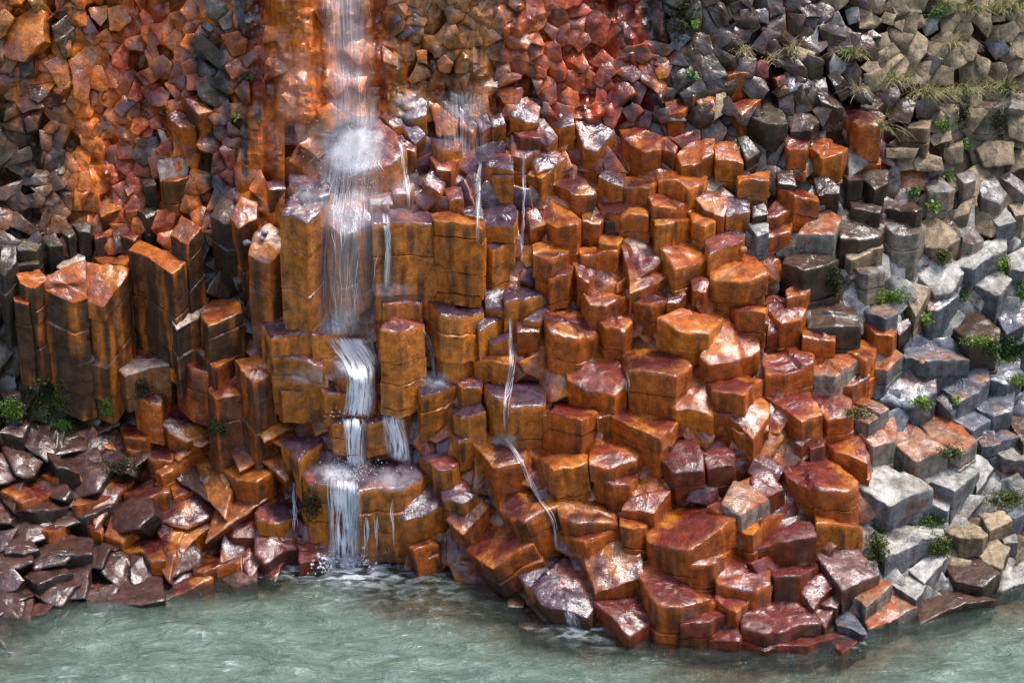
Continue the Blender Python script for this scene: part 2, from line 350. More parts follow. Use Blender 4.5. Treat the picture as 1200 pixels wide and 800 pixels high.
            if key in 'hgu': cl = cl + (RUST[None] * .9 - cl) * sstep(.6, .72, f2) * .5
            if kind == 'crack': cl = cl * .45
            wv = np.full(len(x), wet * .55)
        C.append(cl); W.append(wv)
    ds = [(0.0, 1.0, 's', np.zeros(2))]; sh_ = np.zeros(2)
    d = 0; sc = 1.0; nj = rs.uniform(.14, .4) if joints else 9
    lim = max(length, .12)
    while d < lim:
        d += step * rs.uniform(.8, 1.2)
        if d >= nj and d < lim:
            ds.append((d - .008, sc, 's', sh_)); ds.append((d, sc - min(.03, .1 * R) / R, 'crack', sh_)); sc = 1 + rs.uniform(-.06, .08); sh_ = rs.uniform(-.07, .07, 2) * R; ds.append((d + .012, sc, 's', sh_)); nj = d + rs.uniform(.16, .55); d += .012
        else: ds.append((d, sc, 's', sh_))
    order = ds[::-1]
    for i, (d_, s_, k_, o_) in enumerate(order):
        x = pts * s_ + o_
        if d_ > 0:
            ww = (fbm(np.stack([pts[:, 0] * 4 + seed, pts[:, 1] * 4, np.full(N, d_ * 4)], 1), seed + 5, 2) - .5) * .05 * R * relief
            x = x * (1 + ww / np.maximum(rad, .05))[:, None]
        put(x, d_, bev, k_)
    put(pts * (1 - .35 * bev / R), 0, .3 * bev, 'top')
    nb = len(V)
    ks = [1 - bev / R]
    nr = max(2, int(R / (res * 1.3)))
    for i in range(1, nr): ks.append((1 - bev / R) * (1 - i / nr))
    for k in ks: put(pts * k, 0, 0, 'top')
    put(np.zeros((1, 2)), 0, 0, 'top')
    F = []
    nrings = len(V) - 1
    for r in range(nrings - 1):
        b0, b1 = r * N, (r + 1) * N
        for i in range(N):
            j = (i + 1) % N; F.append((b0 + i, b0 + j, b1 + j, b1 + i))
    ce = nrings * N; b0 = (nrings - 1) * N
    for i in range(N): F.append((b0 + i, b0 + (i + 1) % N, ce))
    return np.vstack(V), F, np.vstack(C), np.concatenate(W)

TRACES = '''
T 600 400
r 255,110 330,60 440,70 520,115 535,180 475,230 400,215 340,205 270,170
m 515,40 540,15 720,20 830,100 760,155 550,140
r 55,350 140,262 235,265 390,345 315,395 240,370 130,335
o 65,500 150,490 350,540 340,575 200,610
r 375,500 420,430 500,430 640,510 570,560 450,590 370,570
r 350,610 625,575 550,650 470,655
r 460,350 500,290 620,265 740,290 768,370 690,480 600,430
o 735,250 780,195 870,180 940,235 935,330 860,315 775,310
r 945,260 1110,255 1190,290 1200,340 1130,430 1060,380 1000,345 945,345
m 990,360 1060,330 1130,360 1130,430 1065,430
m 1140,370 1200,340 1200,420 1145,430
d 700,500 760,455 850,455 890,530 890,600 760,610 715,560
d 905,550 960,490 1040,500 1040,580 925,590
r 575,690 635,610 735,700 660,800 520,790
r 890,75 920,10 990,-110 1050,-95 1150,-20 1150,30 1040,100 930,115
r 890,180 1040,150 1160,170 1080,235 950,230
o 400,330 470,300 460,350 400,360
h 995,750 1040,660 1200,625 1260,650 1200,740 1080,810
m 215,740 330,700 470,770 480,830 300,850 230,820
r 915,775 960,745 1010,790 960,800
T 600 600
m 345,195 520,122 605,200 605,300 400,375
p 10,240 110,175 160,180 330,240 385,370 390,410 340,490 150,440 60,300
r 635,90 660,10 700,-15 880,-40 1030,55 1000,80 830,150 660,110
r 1035,55 1130,95 1170,60 1260,20 1160,20
r 850,230 1020,95 1060,105 1000,210 950,240
r 605,290 660,245 740,280 930,310 960,400 880,430 790,445 690,420
d 390,420 600,335 710,470 550,575 480,510
r 960,290 1050,200 1200,250 1200,330 1140,370 970,335
r 960,345 1140,375 1050,470 960,410
d 790,470 860,440 970,440 1005,480 920,515 800,520
d 925,600 1000,490 1080,560 1060,600
r 235,90 430,60 500,80 340,135
d 40,530 70,420 170,470 250,560 100,570
r 510,60 520,10 660,-10 670,10 620,70 570,75
b -20,395 60,400 50,440 -20,440
T 900 600
d -65,120 20,40 190,60 215,105 110,130 0,160 -60,180
d -100,480 0,390 110,355 190,430 230,490 150,510 0,570 -110,540
q 235,200 320,150 420,165 510,290 450,320 350,360
d 25,280 210,200 230,250 150,305 40,300
d 150,355 250,290 330,340 260,385 220,440
q 250,430 350,360 320,450 260,440
d 220,460 310,445 270,540 240,510
h 350,390 500,300 575,350 460,440 420,400
h 460,490 500,420 620,380 690,450 570,500 480,530
s 310,480 400,480 460,550 430,560 330,530
d 40,620 100,575 400,545 440,570 300,590 200,630
d 300,600 440,570 470,580 350,650
g 520,115 590,90 800,55 830,110 700,140 560,195
g 670,260 760,200 830,180 840,210 740,320
g 580,330 660,290 740,340 690,410 610,360
t 825,90 920,10 1025,95 1000,130 900,130
t 940,170 1040,110 1130,165 1090,260 1020,230
g 1080,290 1200,220 1260,210 1260,300 1090,380
g 1100,120 1160,100 1170,140 1110,145
b 840,250 900,190 960,190 1080,290 1000,350 880,310
t 990,0 1100,0 1140,40 1040,80
b 700,400 850,350 1060,400 900,440 720,500
o 225,0 370,0 440,50 370,60 230,65
T 900 400
r 60,570 130,505 230,510 410,640 370,700 250,710 110,640
g 410,670 480,525 620,620 760,690 570,755
r 270,470 340,440 430,455 470,520 460,550 320,520
h 390,260 450,255 560,320 470,390 390,350
r 185,210 290,210 380,260 390,340 280,370 230,300
r 0,250 180,220 245,330 150,360 80,320 0,280
h 205,100 200,60 310,40 425,90 320,150 220,125
r 320,190 420,110 480,100 470,160 400,195
r 320,0 500,0 500,60 455,85 340,30
r -30,60 200,40 205,100 100,115 0,120
h 490,50 600,40 630,70 560,130 490,120
s 640,50 740,10 900,30 930,70 760,95 650,80
s 540,260 640,120 760,100 790,130 780,240 690,300
s 780,200 860,120 1010,120 1030,190 900,270 840,220
s 1010,110 1100,80 1190,150 1120,200 1020,180
s 930,290 1000,210 1150,220 1140,320 1060,350
s 790,270 850,220 920,290 860,345
s 860,360 930,300 1045,360 960,420
h 700,370 780,340 880,360 970,460 900,510 780,460
s 980,420 1060,375 1170,450 1060,490 1010,490
g 1060,530 1200,450 1270,440 1270,600 1200,560 1110,560
h 600,440 610,380 660,380 830,510 690,555 600,470
h 430,430 590,350 605,400 590,470 500,490
g 720,620 790,545 900,535 980,590 870,710 760,670
g 900,540 1000,530 1055,590 980,700 970,600
b 1085,370 1200,360 1260,400 1200,450 1140,400
d 125,470 240,400 240,430 160,490
g 750,720 880,700 840,790 760,760
s 1100,780 1200,750 1250,790 1150,830
d 190,480 270,450 260,490 200,500
d -80,640 -10,600 30,640 75,690 0,720 -60,720
T 600 200
r 110,170 170,140 260,175 310,220 300,250 215,265 140,230
m 70,200 110,180 160,245 90,270
m 325,190 390,170 435,205 410,245 335,240
m 205,60 250,10 340,50 390,100 300,115
p 410,30 440,0 530,10 520,70 470,60
m 520,20 600,20 670,50 640,85 530,80
m 400,150 540,125 640,150 620,190 510,205 430,195
r 640,130 700,90 790,100 850,140 770,185 660,175
o 765,40 830,5 915,20 910,50 830,85
o 675,20 790,0 785,40 690,50
o 660,185 830,185 840,230 760,240 690,235
o 835,190 900,200 950,240 900,250 850,235
r 860,130 900,105 990,110 1010,150 990,200 900,170
p 1000,180 1020,125 1110,130 1110,190 1010,215
r 585,200 660,185 680,215 660,240 600,230
b 430,210 510,205 510,235 440,240
o 410,310 460,275 520,320 490,350 410,345
o 700,350 800,330 920,390 910,430 770,455 740,400
r 510,340 560,325 640,345 710,380 690,430 560,520 545,440
r 560,515 700,440 745,490 680,530 560,570
o 925,430 1040,375 1120,385 1190,480 1100,510 1080,510 940,500
p 910,310 990,285 1085,300 1080,330 930,375
r 840,510 890,495 930,515 900,570 850,560
m 735,570 790,545 815,580 780,620 730,620
m 575,610 640,580 730,560 720,600 650,630
r 340,600 430,540 500,550 540,590 440,640 370,640
r 290,440 370,430 410,445 360,520 310,500
m 150,470 230,440 290,450 260,490 180,500
m 100,350 160,330 200,320 290,330 250,380 170,405 110,390
p -35,570 0,530 130,570 40,605 -30,620
m 150,690 200,640 250,630 330,660 400,720 310,785 180,780
r 390,690 460,640 540,640 560,690 520,740 440,740
o 700,680 770,665 830,650 900,610 990,640 970,720 910,770 800,750 760,720
r 1020,630 1100,600 1190,640 1180,670 1060,660
r 1140,700 1160,670 1200,680 1200,720
m 20,700 50,680 130,730 120,760 30,760
p 60,690 160,635 170,665 130,700
r 320,360 490,355 490,380 330,385
o 1060,20 1130,0 1200,10 1200,50 1130,50 1065,50
o 80,10 110,-30 200,-20 190,10 140,40
b 1130,170 1180,150 1200,200 1130,220
g 1110,250 1200,240 1200,290 1150,300
T 900 200
r 40,90 100,80 225,85 230,110 130,130 60,110
b 220,40 260,20 330,80 330,105 240,110
b 40,10 110,0 130,60 50,60
b 355,20 450,10 440,45 380,50
b 440,0 560,0 555,60 500,80 450,40
r 0,180 40,140 110,180 40,215 0,215
r 0,270 110,240 100,290 0,310
h 150,280 220,195 280,190 340,230 310,290
b 330,250 370,190 450,185 540,245 530,280 430,300 350,300
u 540,210 600,190 690,215 730,260 700,305 600,300 545,250
t 720,240 770,215 880,290 900,310 830,370 740,350
b 780,215 850,215 910,300 880,300
b 110,380 170,355 250,370 320,410 170,470 80,450
r 90,560 130,530 240,490 270,500 180,570 100,590
r 0,590 30,575 110,600 175,650 150,700 60,720 0,650
d 0,680 40,710 45,750 0,770
b 190,650 290,620 400,670 430,720 300,720 200,700
r 160,740 240,720 300,740 310,790 170,780
r 440,690 490,675 600,745 580,775 500,770
b 590,720 660,690 670,720 620,770
u 380,440 430,425 545,460 470,490 430,480
t 370,370 530,340 530,370 400,385
g 720,490 800,410 890,430 910,480 860,560 790,570
s 770,580 860,560 890,590 800,640 750,640
t 590,530 660,520 760,550 690,680 650,600
s 430,650 560,620 600,640 550,690 460,670
g 890,370 980,340 1050,330 1110,300 1110,370 970,460 900,430
u 880,260 960,250 1010,320 960,340 900,330
g 960,510 1050,450 1140,500 1080,580 970,530
b 830,690 880,650 1000,680 1080,750 1070,790 950,800
s 1080,690 1130,640 1200,650 1200,720 1120,760
g 1120,400 1200,360 1240,420 1200,465 1140,460
u 740,50 800,25 870,90 850,105 760,100
u 880,10 960,0 970,50 920,60
u 980,40 1060,30 1120,110 1090,150 1010,115
u 1090,30 1130,10 1200,60 1200,110
t 870,220 900,160 960,130 940,200
g 1030,200 1110,170 1160,240 1080,255
t 1130,160 1200,150 1200,200 1160,205
b 360,120 530,165 520,190 400,180
b 550,150 640,130 720,180 690,200 560,190
T 300 400
p 80,0 280,-10 320,50 310,110 170,80 90,70
p 320,60 500,50 560,140 480,160 400,130
p 110,210 300,215 290,240 130,230
p 300,180 440,190 430,235 310,230
p 340,330 470,315 480,370 360,370
p 500,350 560,320 680,335 650,360 520,375
p 570,250 620,215 740,260 700,310 660,330 590,300
p 760,190 790,140 930,150 930,210 850,240 780,250
p 950,190 1000,150 1060,190 1050,215 970,215
p 895,310 920,285 1040,285 1070,330 960,345
p 1065,170 1200,180 1320,180 1350,240 1330,270 1200,300 1100,260
o 1025,65 1200,70 1190,90 1030,95
m 1010,470 1060,430 1200,420 1260,500 1250,550 1120,590
p 920,430 1040,415 1040,440 950,460
p 770,540 860,510 940,560 910,590 850,600
p 490,610 520,545 720,540 810,600 760,650 680,690 560,685 490,690
p 220,600 280,550 400,540 480,580 480,690 260,660
p 120,460 170,430 310,450 300,480 230,530 200,570
p 640,770 700,735 780,720 810,640 860,630 870,770 800,810 700,830
p 870,690 960,640 1030,690 1030,720 970,760 880,740
m 1150,730 1240,680 1340,670 1450,740 1430,780 1260,850 1150,770
T 300 560
m 900,190 960,130 1050,90 1085,130 1040,190 970,260
p 5,160 40,100 130,110 165,170 100,205 10,200
d 0,260 110,235 190,260 200,320 150,330 40,390 0,340
p 510,60 640,40 620,110 590,125 550,110
r 970,285 1060,210 1150,190 1260,270 1300,330 1110,410 1010,340
m 700,280 850,270 850,320 740,340
m 750,350 850,310 850,360 780,385
d 200,280 320,260 370,320 330,370 210,400
T 300 200
p 120,200 180,110 330,70 335,150 240,240 170,200 L110
p 160,20 250,10 330,60 220,100 170,90
p 50,60 110,35 140,80 60,90
m -20,350 0,300 60,255 130,290 150,345 60,430 -30,390 L75
p 335,150 430,140 470,285 400,310 340,240 L80
p 430,140 500,140 545,250 470,285 450,200 L65
p 510,90 560,60 620,110 640,160 540,160
p 630,70 700,30 740,60 720,110 650,110
p 780,40 830,0 885,50 860,95 800,70
p 885,80 960,80 970,130 910,135
p 550,210 640,190 830,195 820,240 700,240 560,240 L82
o 835,200 950,200 1065,225 1050,260 940,262 840,240 L75
p 960,180 1030,150 1065,190 1060,220 985,210
p 1070,170 1200,170 1220,200 1200,240 1075,240
p 1090,0 1190,0 1200,30 1110,30
p 945,300 1040,285 1060,310 1040,335 970,330
p 1070,320 1180,320 1190,345 1110,370 1075,350 L50
p 525,535 590,515 770,590 760,620 600,615 L40
p 590,730 640,690 770,690 780,740 680,745 L70
p 790,610 900,590 1070,570 1060,640 960,680 870,680 L60
p 1075,560 1160,555 1170,650 1080,640
p 1040,700 1070,660 1170,665 1120,710 1050,740 L25
p 1090,775 1160,745 1200,770 1180,800 1100,800
p 40,700 180,650 260,690 260,760 80,765 L25
p 260,690 350,640 420,720 350,765 270,760 L25
T 0 200
o 215,550 225,490 395,430 400,590 340,605 L115
o 402,430 600,460 580,520 485,625 402,600 L115
o 610,370 660,335 860,420 800,465 L105
o 800,300 850,210 940,270 880,350 L90
b 990,210 1040,120 1090,150 1100,240 1050,250 L95
r 1085,220 1130,130 1200,150 1200,220 1120,270 L85
a 805,690 900,580 980,590 940,680 830,750 L55
o 945,650 1000,600 1110,610 1130,670 980,720 L50
o 80,490 180,460 215,500 160,550 100,530 L85
k 0,470 10,350 70,350 75,430 20,490 L60
k 85,400 170,390 180,440 90,450
a 270,450 350,380 395,400 395,450 310,480
o 430,390 520,370 610,410 580,450 470,430
k 340,250 390,215 430,250 420,290 370,290
k 200,320 240,280 290,340 230,350
k 260,260 310,240 350,290 320,310
k 60,340 140,290 190,340 170,370 90,370
r 555,280 620,260 655,290 630,330 580,310
k 640,180 740,165 740,200 690,220
r 440,290 520,270 530,300 450,310
r 580,80 620,50 650,80 600,110
o 60,580 150,590 130,620 70,610 L75
r 440,150 540,110 570,180 480,220
r 580,150 650,150 640,190 590,190
b 650,20 720,10 730,70 680,80
o 745,10 850,0 880,30 820,55 760,50
T 0 400
a 545,110 620,45 690,60 800,80 780,100 680,130 590,150 L20
r 635,240 720,190 820,170 750,300 690,290 L20
r 835,80 880,60 1020,110 990,130 900,120 L40
r 925,50 1100,10 1140,40 1010,100 L30
r 980,210 1110,130 1175,220 1170,240 1020,275 L60
r 1110,80 1200,70 1270,90 1280,150 1190,190 1150,150 L80
m 770,400 820,290 900,300 970,360 960,440 880,470 800,440
o 555,370 640,400 740,400 680,460 590,455
r 365,425 430,400 455,430 400,500 370,500
m 470,480 540,410 590,460 560,510 500,500
m 590,460 690,465 670,500 600,500
s 90,540 180,480 340,480 360,590 260,600 220,540
r 200,630 270,600 380,595 370,630 270,650
o 10,700 100,640 260,680 250,700 110,755
r 400,580 470,550 580,550 560,570 420,600
r 345,760 400,695 480,690 570,700 500,735 370,765
r 580,720 620,680 780,670 790,720 700,740
m 680,520 750,490 840,495 800,540 700,545
m 740,580 850,530 960,490 970,520 860,570 770,600
m 930,680 980,630 1090,690 1030,760 940,800 920,750
m 1020,570 1090,530 1240,525 1290,550 1280,610 1200,655 1110,640
r 800,670 910,650 920,690 820,720
s 1030,460 1090,420 1135,455 1080,490
s 0,225 100,220 90,250 20,260
s 0,420 50,390 160,350 110,430
T 0 560
d 985,170 1010,110 1110,95 1190,110 1200,200 1190,265 1090,280 1040,230
b 30,290 100,240 180,330 110,355 30,350
b 0,250 80,240 30,330 0,340
r 500,230 540,140 600,110 780,130 700,180 580,265
r 490,330 560,275 660,260 740,300 770,370 700,370 660,340
r 400,215 460,200 480,230 470,255 430,245
r 200,240 260,205 320,200 300,225 230,250
m 780,350 800,250 840,200 960,170 1010,220 930,270 860,340
m 770,180 810,170 810,240 780,310 740,250
m 880,400 970,340 1110,370 1110,390 960,440 930,440
b 120,460 180,410 290,410 330,440 180,490
b 0,420 60,430 110,480 70,520 0,530
s 180,530 320,450 390,490 280,590 200,570
s 400,560 480,480 740,430 760,560 640,580
m 760,430 880,440 990,480 880,530 770,560
q 1050,470 1150,420 1200,430 1200,480 1100,510
s 0,560 60,590 110,580 100,660 0,700
s 120,610 230,560 260,590 200,640 120,640
s 80,140 200,90 340,90 300,140 180,160
s 340,160 430,110 560,100 520,140 400,170
s 200,310 300,270 430,290 420,340 250,350
T 0 0
o 5,150 150,40 190,60 190,190 110,280 40,270 10,230 F
b 250,130 350,55 350,180 300,270 260,190 F
o 325,290 400,210 480,210 430,320 410,480 350,450 340,330 F
o 210,300 290,260 340,340 330,390 280,410 F
o 420,40 500,30 510,70 470,120 430,80 F
o 510,45 600,20 610,100 560,140 515,140 F
r 380,90 420,80 470,180 440,210 400,180 F
r 700,290 760,260 810,300 780,370 730,360 F
r 660,410 720,390 780,430 770,490 710,500 680,450 F
r 850,440 880,415 990,510 930,535 880,490 L20
r 780,520 820,490 910,590 840,595 800,560 L18
a 740,610 770,620 800,680 765,680 F
k 920,400 970,360 1050,400 1070,470 1010,500 950,470 F
k 900,200 950,170 1090,290 1070,350 1010,310 F
o 1060,310 1160,240 1165,330 1090,370 F
o 1040,170 1110,150 1155,170 1150,250 1090,260 F
b 1030,100 1090,50 1130,90 1110,130 1050,140 F
k 960,0 1070,0 1080,60 1030,110 980,80 F
s 940,120 960,105 1005,130 985,150 F
r 530,510 590,470 640,480 570,550 F
b 650,660 740,640 750,740 680,780 620,740 F
a 745,760 830,730 880,770 870,830 760,850 F
b 140,420 200,400 220,450 180,480 140,460 F
b 90,290 150,280 160,340 110,360 F
o 850,670 900,650 905,760 880,780 F
o 810,600 920,600 900,640 830,680 F
T 300 0
p 400,590 470,545 560,560 640,620 690,700 640,760 540,800 440,820 350,760 350,660 L40
p 650,430 760,430 800,480 790,540 720,560 650,500
p 580,540 650,510 690,580 640,600
p 680,590 720,565 790,630 745,670
p 660,650 690,640 750,680 740,700 680,700
o 820,500 850,490 940,570 930,630 850,630 F
p 880,480 930,480 1030,580 1010,620 960,590
p 1020,550 1080,535 1100,590 1060,620
p 1095,545 1150,530 1170,580 1110,600
r 820,740 880,710 950,740 910,800 850,790
p 820,640 930,640 960,680 900,700 850,690
p 1080,780 1120,720 1200,720 1200,790
o 590,210 640,250 670,260 660,310 600,290 F
p 670,170 720,130 740,150 690,185 F
p 630,80 670,60 680,100 645,120 F
o 850,290 880,260 920,300 900,340 860,330 F
o 750,240 800,240 800,300 760,290 F
T 600 0
p 0,480 70,460 130,500 120,570 60,570 0,540
r 385,380 430,270 490,340 420,410 F
r 490,340 550,295 610,350 570,385 F
r 420,440 490,360 560,410 570,440 450,520 F
r 510,260 540,220 620,210 660,270 600,300 550,270 F
r 650,290 700,255 750,300 730,360 690,370 F
r 600,310 650,290 720,400 690,440 610,380 F
r 720,480 790,455 825,490 800,530 740,540 L30
o 850,450 900,420 950,450 945,520 890,500 L40
m 800,400 860,390 890,420 850,450 810,430
r 510,610 570,590 690,640 690,700 620,710 530,660 L55
r 690,650 720,640 770,690 760,720 700,700
p 300,570 440,550 480,620 400,700 340,690
p 85,720 150,680 200,700 250,740 190,790 120,810
p 180,560 280,520 290,580 220,600
p 100,570 150,560 210,640 170,680 120,650
p 0,640 110,650 130,700 60,730 0,720
d 0,600 110,605 130,650 40,650
o 780,720 830,660 940,660 940,720 880,760 800,770
o 950,690 1050,660 1080,750 960,750
k 1060,650 1100,640 1160,710 1100,750
r 1030,480 1140,450 1160,480 1080,530
t 960,440 1000,430 1010,520 950,560 F
b 800,280 880,260 930,320 930,370 850,380 800,340 F
d 750,360 780,360 800,410 760,400 F
s 740,210 800,160 835,180 780,240 F
r 940,270 970,255 1000,300 960,310
r 1000,330 1110,310 1110,345 1010,360
r 1115,330 1160,285 1200,290 1200,360 1160,370 F
b 1050,110 1140,70 1160,130 1110,165 F
b 970,140 1050,110 1030,160 1000,180 F
g 1070,50 1130,40 1140,70 1080,90 F
s 1140,50 1200,40 1200,110 1160,100 F
b 1120,220 1200,130 1260,180 1200,260 F
b 970,50 1010,20 1030,80 990,110 F
T 900 0
b 90,520 180,505 235,570 200,620 110,610
k -100,540 0,480 60,490 90,570 0,590
r 75,640 130,620 200,640 180,690 100,690
b 220,420 260,410 355,490 320,500 250,480 L25
m 335,520 375,485 470,500 535,540 530,585 430,590 L42
o 195,690 270,640 370,690 340,720 260,740 L22
b 430,460 500,445 540,480 510,500 440,490
b 550,470 650,460 690,490 660,570 570,570 F
b 690,480 760,470 765,540 700,555 F
t 610,600 700,560 765,560 745,605 L30
u 800,490 930,470 960,480 860,520 L30
u 950,460 1050,450 1100,500 1060,520 970,500 L30
u 1060,450 1200,430 1200,520 1120,510 L35
t 830,700 910,690 910,760 830,770 F
t 690,760 720,720 810,740 820,800 700,800 F
t 890,300 940,240 1040,290 1010,410 900,380 F
t 600,200 690,150 740,190 735,250 650,380 600,350 F
t 745,190 840,210 840,250 800,280 740,240 F
b 715,300 740,250 820,280 770,350 720,340 F
t 440,320 500,260 530,330 530,370 480,350 F
g 290,300 310,255 365,300 350,360 300,365 F
b 140,320 190,260 260,290 250,380 190,380 F
r 40,370 80,355 90,400 50,410 F
s 90,370 130,330 190,410 100,430
g 250,100 330,60 355,120 320,155 270,140 F
g 360,50 420,30 430,100 380,115 F
t 430,70 480,60 535,95 500,135 430,130 F
t 580,20 630,10 640,60 600,70 F
t 640,30 710,20 720,60 650,75 F
g 720,100 790,70 790,140 740,170 F
t 865,110 940,80 960,140 940,190 870,180 F
t 970,0 1060,0 1060,20 990,40 F
t 1040,80 1110,70 1110,100 1050,105 F
t 1020,130 1080,120 1080,190 1020,195 F
t 1080,150 1150,140 1140,210 F
s 1010,200 1100,190 1130,240 1070,280 F
t 1150,150 1200,130 1200,270 1150,250 F
b 940,205 1000,215 1010,240 960,250 F
t 520,100 550,60 600,70 580,120 F
t 580,110 640,90 630,150 F
t 650,80 720,70 740,120 690,140 F
b 110,0 190,0 260,20 240,70 180,80 140,40 F
b 140,60 190,80 240,90 220,130 180,120 F
g 190,150 240,120 230,200 200,200 F
b 420,170 490,140 530,170 470,190 F
t 1120,540 1200,520 1200,660 1130,640 F
t 990,700 1040,660 1150,670 1150,770 1020,780 F
t 560,700 700,700 680,740 560,740 F
t 750,640 850,600 860,660 780,680 F
'''

# ------------------------------------------------------------------ traced stones
def parse():
    out = []; ox = oy = 0
    for ln in TRACES.strip().splitlines():
        t = ln.split()
        if t[0] == 'T': ox, oy = int(t[1]), int(t[2]); continue
        P = [tuple(map(float, a.split(','))) for a in t[1:] if ',' in a]
        opt = [a for a in t[1:] if ',' not in a]
        out.append(dict(key=t[0], poly=np.array([(ox + x / 4, oy + y / 4) for x, y in P]), face='F' in opt,
                        L=next((float(a[1:]) for a in opt if a[0] == 'L'), None)))
    return out
STONES = parse()
for s in STONES:
    if s['key'] == 's' and s['poly'][:, 0].mean() < 330 and s['poly'][:, 1].mean() > 440: s['key'] = 'v'
    if s['poly'][:, 0].mean() < 300 and s['poly'][:, 1].mean() > 490: s['key'] = {'o': 'r', 'r': 'm', 'b': 'v'}.get(s['key'], s['key'])
    if s['key'] == 'b' and s['poly'][:, 0].mean() > 700 and s['poly'][:, 1].mean() < 260 and s['poly'][:, 0].mean() < 1010: s['key'] = 'n'
def plane_poly(uv, P0, n):
    r = ray(uv[:, 0], uv[:, 1]); t = ((P0 - CAM) @ n) / (r @ n); return CAM + r * t[:, None]
def hull(p):
    p = sorted(map(tuple, p)); 
    def half(p):
        h = []
        for q in p:
            while len(h) > 1 and (h[-1][0] - h[-2][0]) * (q[1] - h[-2][1]) - (h[-1][1] - h[-2][1]) * (q[0] - h[-2][0]) <= 0: h.pop()
            h.append(q)
        return h
    a = half(p); b = half(p[::-1]); return np.array(a[:-1] + b[:-1])
def area(p): return abs(np.sum(p[:, 0] * np.roll(p[:, 1], -1) - p[:, 1] * np.roll(p[:, 0], -1))) / 2
def lean_at(u, v): # columns fan out: lower right of the stair leans
    g = math.exp(-((u - 600) / 110) ** 2 - ((v - 630) / 90) ** 2) * .42
    return g + .1 * math.exp(-((u - 880) / 200) ** 2 - ((v - 560) / 160) ** 2)
BV, BF = [], []
def keep(V, F):
    k = sum(len(v) for v in BV); BV.append(V); BF.extend([tuple(i + k for i in f) for f in F])
def place(s, i):
    uv = s['poly']; c = uv.mean(0); uv = c + (uv - c) * 1.11; rs = np.random.RandomState(1000 + i)
    W = np.ptp(uv[:, 0]); Hh = np.ptp(uv[:, 1]); A = area(uv); size = math.sqrt(A)
    d = ray([c[0]], [c[1]])[0]; d /= np.linalg.norm(d); beta = math.asin(-d[2])
    left = c[0] < 335 and 250 < c[1] < 480
    if s['face']:
        P0 = unproj(*c)[0] - np.array([0, .02, 0])
        n = -d + np.array([rs.normal(0, .3), 0, rs.normal(.15, .28)]); n /= np.linalg.norm(n)
        ax = -n * .6 + np.array([0, .9, -.25]); L = max(.3, size * .010)
    else:
        P0 = unproj(*c)[0]
        sn = np.clip(Hh / (1.0 * W + 4), .30, .92); th = math.asin(sn)
        t = np.clip(th - beta, math.radians(-6), math.radians(38))
        lean = lean_at(*c)
        if s['L'] and (c[0] < 335 or s['L'] > 60): P0 = unproj(c[0], c[1], min(0, Yat(c[0], c[1] + s['L'] * 1.05)[0] - Yat(*c)[0]) - .04)[0]
        n = np.array([rs.normal(0, .10) - lean * .25, -math.sin(t), math.cos(t)]); n /= np.linalg.norm(n)
        ax = np.array([lean, .12 + .35 * math.sin(max(t, 0)), -1.0]); ax /= np.linalg.norm(ax)
        L = (s['L'] * .0118 + .25) if s['L'] else min(1.4, max(.4, size * .019))
        if s['key'] == 'p' and s['L'] or left: ax = np.array([0, .02, -1.])
    P = plane_poly(uv, P0, n)
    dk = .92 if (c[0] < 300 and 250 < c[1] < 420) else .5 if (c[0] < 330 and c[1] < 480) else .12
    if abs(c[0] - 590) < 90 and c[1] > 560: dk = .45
    return P, n, ax, L, dk
KIND = []
for i, s in enumerate(STONES):
    c = s['poly'].mean(0)
    P, n, ax, L, dk = place(s, i)
    size = math.sqrt(area(s['poly']))
    res = .045 if size > 34 else .032
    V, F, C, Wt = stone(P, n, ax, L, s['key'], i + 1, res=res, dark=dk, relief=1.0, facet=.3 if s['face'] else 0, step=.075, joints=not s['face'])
    u, v = c
    if s['face']: nm, cat, grp = 'cliff_block', 'cliff block', 'blocks jutting from the cliff wall'
    elif u < 335 and v > 500: nm, cat, grp = 'shore_rock', 'shore rock', 'wet rocks along the shore'
    elif u > 930 and s['key'] in 'gtshubq': nm, cat, grp = 'basalt_block', 'basalt block', 'grey blocks of the dry bank'
    else: nm, cat, grp = 'basalt_column', 'basalt column', 'stepped basalt columns'
    s['nm'], s['cat'] = nm, cat; s['c'] = c; s['size'] = size
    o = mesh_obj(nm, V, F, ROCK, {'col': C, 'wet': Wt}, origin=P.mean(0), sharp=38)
    tag(o, None, cat, grp, 'thing'); s['o'] = o
    keep(V, F)

# ------------------------------------------------------------------ small stones filling the wall between them (one mass)
ZONES = """
b o r o o o r r n n t t
b o r o o o r r n n t t
b o r o p o r r n n b t
b b r o p p r r n n m t
k b r o p p m o n u u t
k b o o o p m o n u u g
b o b o o o p r o b g g
b o b o o o o r o b g g
k k o o o o o r r h s s
k k m o p o o r r r s s
v v m m p o o r r h s s
v m m m p m o r d d h g
v v m d p m m r d q g t
v v q d d m p d d h g g
v v v b b b p d d h h b
v v v b b b d d d h b b
""".split()
ZONES = [ZONES[i * 12:(i + 1) * 12] for i in range(16)]
def zone(u, v):
    a = int(np.clip((u + rng.gauss(0, 22)) // 100, 0, 11)); b = int(np.clip((v + rng.gauss(0, 12)) // 50, 0, 15))
    if 232 < u < 290 and 90 < v < 260 and rng.random() < .75: return rng.choice('kkb')
    if 100 < u < 240 and 60 < v < 270: return rng.choice('oorrb')
    if u < 110 and 90 < v < 300: return rng.choice('kbbb')
    if 755 < u < 830 and v < 120: return rng.choice('kkkb')
    
    return ZONES[b][a]
def mixc(c, t, a): return c + (lin(t)[None] - c) * a[:, None]
